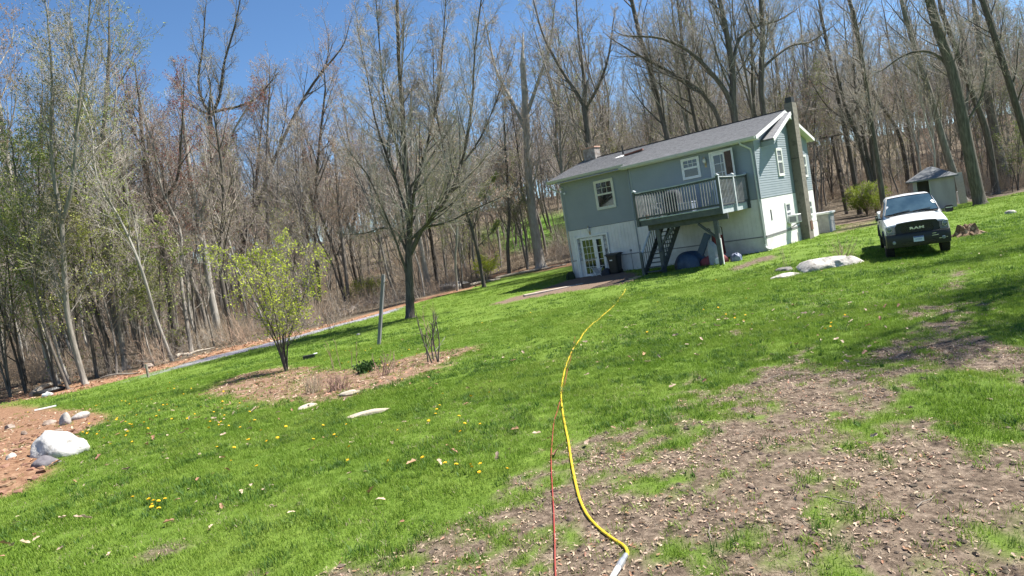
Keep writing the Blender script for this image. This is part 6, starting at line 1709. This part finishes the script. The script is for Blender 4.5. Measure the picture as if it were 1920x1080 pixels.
canes('bare_shrub', 'bare pinkish shrub in the litter of the planting bed beside the green tuft', 725, 704, 14, .62, .28, .010, pinkc, 64, 4)
canes('dead_clump', 'dark dead grass clump in the bed closest to the pale lawn stone', 632, 732, 90, .42, .32, .007, pinkc, 65, 0, 'dead plant')
canes('dead_clump', 'dead tan stems clump in the bed beside the dark clump', 590, 735, 80, .45, .30, .007, dead, 66, 0, 'dead plant')
canes('seed_stalk', 'single dry seed stalk in the bed below the black tray', 628, 695, 3, .85, .08, .010, pinkc, 67, 3, 'dead plant')
canes('seed_stalk', 'dry leaning stalk in the grass between bed and leaning post', 655, 690, 2, .8, .12, .010, pinkc, 68, 4, 'dead plant')
canes('bare_shrub', 'fan of straw-coloured bare stems behind the long rock outcrop', 1578, 488, 22, 1.0, .55, .008, dead, 69, 3)
canes('bare_shrub', 'few thin dry stems standing at the house end of the rock outcrop', 1470, 505, 6, .9, .12, .006, dead, 70, 3)
canes('bare_shrub', 'thin bare seedlings in the lawn by the patio tip', 815, 600, 4, .9, .14, .006, pinkc, 71, 4)
canes('bare_shrub', 'thin bare whips in the leaf strip behind the stone row edge', 622, 620, 6, 1.6, .25, .013, bark_d, 72, 5)
gt2 = thing('green_tuft', 'dense dark-green leafy tuft in the litter of the planting bed', 'plant', G(688, 697), 0)
g = np.random.default_rng(12)
c_ = np.concatenate([g.normal(0, .13, (700, 2)), np.abs(g.normal(.10, .06, (700, 1)))], 1)
v, q = leaves(g, c_, .07, 1.0); np_mesh('foliage', v, [q], leaf_mat('dark green leaves', (.035, .085, .02), (.06, .13, .03), rand=.1), gt2, smooth=False)
# ------------------------------------------------------------------ fallen leaves, weeds, flowers
leafd = leaf_mat('dead tan leaves', (.33, .24, .165), (.52, .41, .30), rand=.35, trans=.12, scale=9)
leafr = leaf_mat('dead russet leaves', (.24, .125, .07), (.40, .235, .145), rand=.3, trans=.12, scale=9)
def dead_leaf(seed, size=.06):
    """curled lobed oak leaf"""
    g = np.random.default_rng(seed); n = 5; V = []; Q = []
    c1, c2 = g.uniform(-.9, .9), g.uniform(.2, 1.2)
    wprof = [.12, .62, .42, .75, .25]
    for i in range(n):
        t = i / (n - 1) - .5; w = wprof[i] * size * g.uniform(.7, 1.1)
        z = size * (.12 + c1 * t * t + .06)
        for s in (-1, 0, 1): V.append((s * w * .6, t * size * 1.7, z + abs(s) * w * c2 * .45))
    for i in range(n - 1):
        for j in range(2): Q.append((i * 3 + j, i * 3 + j + 1, i * 3 + j + 4, i * 3 + j + 3))
    V = np.array(V); V[:, 2] -= V[:, 2].min() - .004
    return V, np.array(Q)
def litter(name, n, y0, y1, seed, which, size, mats_, sc=(.5, 1.4), wid=.95, thr=.5):
    X, Y, g = samp(n, y0, y1, seed, wid); mk = masks(X, Y)
    m = which(mk, X, Y); keep = (g.uniform(0, 1, n) < m) & ~in_house(X, Y, .02)
    X, Y = X[keep], Y[keep]; k = len(X)
    pr = []
    for i in range(8):
        v, q = dead_leaf(seed * 20 + i, size); pr.append(np_mesh('l', v, [q], mats_[i % len(mats_)], parent=False, smooth=False))
    return scatter(name, np.stack([X, Y, gz(X, Y) + .004], 1), g.uniform(0, 6.28, k), g.normal(0, .35, (k, 2)), g.uniform(*sc, k), pr, None)
cl = lambda X, Y, s, seed: ss(.42, .62, fnoise(X, Y, s, seed, 3))
litter('leaf_litter', 42000, 3.0, 15, 3, lambda m, X, Y: m['dirt'] * (.10 + .9 * cl(X, Y, .9, 77)), .030, [leafd, leafd, leafr, leafd], (.25, 1.0))
litter('leaf_litter', 90000, 3.0, 14, 23, lambda m, X, Y: m['dirt'] * (.25 + .75 * cl(X, Y, .6, 71)), .016, [leafd, leafd, leafd, leafr], (.4, 1.5))
litter('leaf_litter', 5000, 3.5, 24, 4, lambda m, X, Y: (1 - m['dirt']) * (1 - m['wood']) * .5 * cl(X, Y, 2.5, 78), .05, [leafd, leafd, leafr], (.5, 1.2))
litter('leaf_litter', 16000, 10, 22, 5, lambda m, X, Y: m['bed'] * .7 + m['mound'] * .25, .055, [leafd, leafr], (.5, 1.3))
litter('leaf_litter', 26000, 20, 40, 6, lambda m, X, Y: m['strip'] * .95 + m['wood'] * .25, .085, [leafr, leafr, leafd], (.6, 1.4))
# clods and pebbles on the dirt mound
def clods():
    X, Y, g = samp(9000, 8, 15, 9); mk = masks(X, Y); keep = g.uniform(0, 1, 9000) < mk['mound'] * .9; X, Y = X[keep], Y[keep]; k = len(X); pr = []
    for i in range(5):
        o = lump(MB(), (0, 0, 0), (.045, .038, .032), 300 + i, 1, .5).build('c', mat('red brown clod', (.16, .085, .05), (.30, .19, .12), scale=6, rough=1, rand=.3), link=False); pr.append(o)
    scatter('dirt_clods', np.stack([X, Y, gz(X, Y)], 1), g.uniform(0, 6.28, k), None, g.uniform(.3, 1.5, k) ** 1.6, pr, None)
clods()
def soil_clods():
    X, Y, g = samp(16000, 3.0, 14, 19); mk = masks(X, Y); keep = g.uniform(0, 1, len(X)) < mk['dirt'] * .8; X, Y = X[keep], Y[keep]; k = len(X); pr = []
    for i in range(6):
        pr.append(lump(MB(), (0, 0, 0), (.030, .026, .018), 330 + i, 1, .6).build('c', mat('brown soil clod', (.06, .045, .032), (.17, .13, .097), scale=6, rough=1, rand=.4), link=False))
    scatter('soil_clods', np.stack([X, Y, gz(X, Y)], 1), g.uniform(0, 6.28, k), None, g.uniform(.25, 1.1, k) ** 2, pr, None)
soil_clods()
# dry thatch and sprigs over the bare soil
X, Y, g = samp(34000, 3.0, 15, 14); mk = masks(X, Y)
keep = g.uniform(0, 1, len(X)) < mk['dirt'] * .75
X, Y = X[keep], Y[keep]; k = len(X)
scatter('dry_thatch', np.stack([X, Y, gz(X, Y) - .004], 1), g.uniform(0, 6.28, k), g.normal(0, .25, (k, 2)), g.uniform(.5, 1.2, k), [proto(14, .022, .07, .004, 500 + i, DRY, 1.6) for i in range(4)], None)
X, Y, g = samp(4200, 3.0, 15, 15); mk = masks(X, Y)
keep = (mk['dirt'] > .5) & (fnoise(X, Y, .8, 91, 3) > .48)
X, Y = X[keep], Y[keep]; k = len(X)
scatter('weed_tufts', np.stack([X, Y, gz(X, Y) - .004], 1), g.uniform(0, 6.28, k), g.normal(0, .1, (k, 2)), g.uniform(.5, 1.1, k), [proto(26, .06, .09, .007, 520 + i, GRASS, .8) for i in range(4)], None)
# separate dead leaves lying on the lawn
proto_leaf = None
lawn_px = []
g = np.random.default_rng(21); n = 0
LM = []
for i in range(6):
    v, q = dead_leaf(700 + i, .075 if i % 2 else .06); LM.append(np_mesh('l', v, [q], leafd if i % 3 else leafr, parent=False, smooth=False).data)
while n < 230:
    Y = math.sqrt(g.uniform(3.6 ** 2, 15 ** 2)); X = g.uniform(-.9, .62) * Y
    mk = masks(np.array([X]), np.array([Y]))
    if mk['dirt'][0] > .6 or mk['mound'][0] > .3 or mk['bed'][0] > .5: continue
    if fnoise(np.array([X]), np.array([Y]), 1.8, 61, 3)[0] < .44 + .1 * g.uniform(): continue
    o = bpy.data.objects.new('fallen_leaf', LM[n % 6]); COL.objects.link(o)
    o.location = (X, Y, float(gz(X, Y)) + .045); o.rotation_euler = (g.normal(0, .4), g.normal(0, .4), g.uniform(0, 6.28)); s = g.uniform(.55, 1.1); o.scale = (s, s, s)
    tag(o, 'curled dead tan leaf lying on the green lawn', 'leaf', 'dead leaves on the lawn'); n += 1
# dandelions
yel = mat('dandelion yellow', (.80, .52, .01), (.72, .42, .01), scale=60, rough=.8)
stemm = mat('dandelion stem', (.10, .18, .04), rough=.7)
fl = MB()
for r_, z0, z1 in ((.021, .0, .010), (.014, .010, .016)):
    for k in range(14):
        a = 2 * math.pi * k / 14
        fl.add([(0, 0, z0), (r_ * math.cos(a - .24), r_ * math.sin(a - .24), z1), (r_ * 1.12 * math.cos(a), r_ * 1.12 * math.sin(a), z1 - .001), (r_ * math.cos(a + .24), r_ * math.sin(a + .24), z1)], [(0, 1, 2, 3)])
head = fl.build('flower_head', yel, fix=False, link=False).data
stem = MB().tube([(0, 0, 0), (.004, 0, .04), (0, 0, .0805)], .0025, 5).build('stem', stemm, link=False).data
def dandelion(X, Y, h, s, label, group):
    t = thing('dandelion', label, 'flower', (X, Y, float(gz(X, Y))), float(g.uniform(0, 6.28)), group)
    o = bpy.data.objects.new('stem', stem); COL.objects.link(o); o.parent = t; o.scale = (1, 1, h)
    o = bpy.data.objects.new('flower_head', head); COL.objects.link(o); o.parent = t; o.location = (0, 0, .08 * h); o.scale = (s, s, s); o.rotation_euler = (g.normal(0, .3), g.normal(0, .3), 0)
spots = []
for cx, cy, n, sp in ((250, 790, 26, 46), (330, 740, 26, 60), (400, 790, 18, 60), (180, 815, 12, 30), (290, 950, 9, 26), (640, 840, 12, 70), (480, 830, 12, 60), (720, 700, 12, 60), (640, 660, 14, 40), (860, 780, 10, 60), (900, 880, 8, 40), (1420, 590, 8, 40), (1600, 640, 5, 60), (1480, 760, 3, 60), (1800, 860, 3, 50), (1300, 560, 6, 60), (930, 600, 8, 60)):
    for _ in range(n):
        px, py = cx + g.normal(0, sp), cy + g.normal(0, sp * .45)
        if py > 1075 or px < 2 or px > 1915: continue
        p = G(px, py)
        mk_ = masks(p[0:1], p[1:2])
        if p[1] > 24 or mk_['wood'][0] > .3 or mk_['dirt'][0] > .45 or mk_['patio'][0] > .3: continue
        dandelion(p[0], p[1], g.uniform(.7, 1.25), g.uniform(.75, 1.15), 'yellow dandelion in flower on the lawn', 'dandelions on the lawn')
# twigs on the soil
tw = MB().tube([(0, 0, .006), (.07, .012, .010), (.15, .0, .008), (.22, .02, .006)], [.004, .004, .0032, .002], 5).build('t', lgm, link=False).data
for k in range(60):
    Y = math.sqrt(g.uniform(3.6 ** 2, 12 ** 2)); X = g.uniform(-.1, .85) * Y
    if masks(np.array([X]), np.array([Y]))['dirt'][0] < .5: continue
    o = bpy.data.objects.new('dead_twig', tw); COL.objects.link(o); o.location = (X, Y, float(gz(X, Y)) + .008); o.rotation_euler = (0, 0, g.uniform(0, 6.28)); s = g.uniform(.5, 1.5); o.scale = (s, s, s)
    tag(o, 'short dry twig lying on the bare brown soil', 'twig', 'twigs on the bare soil')
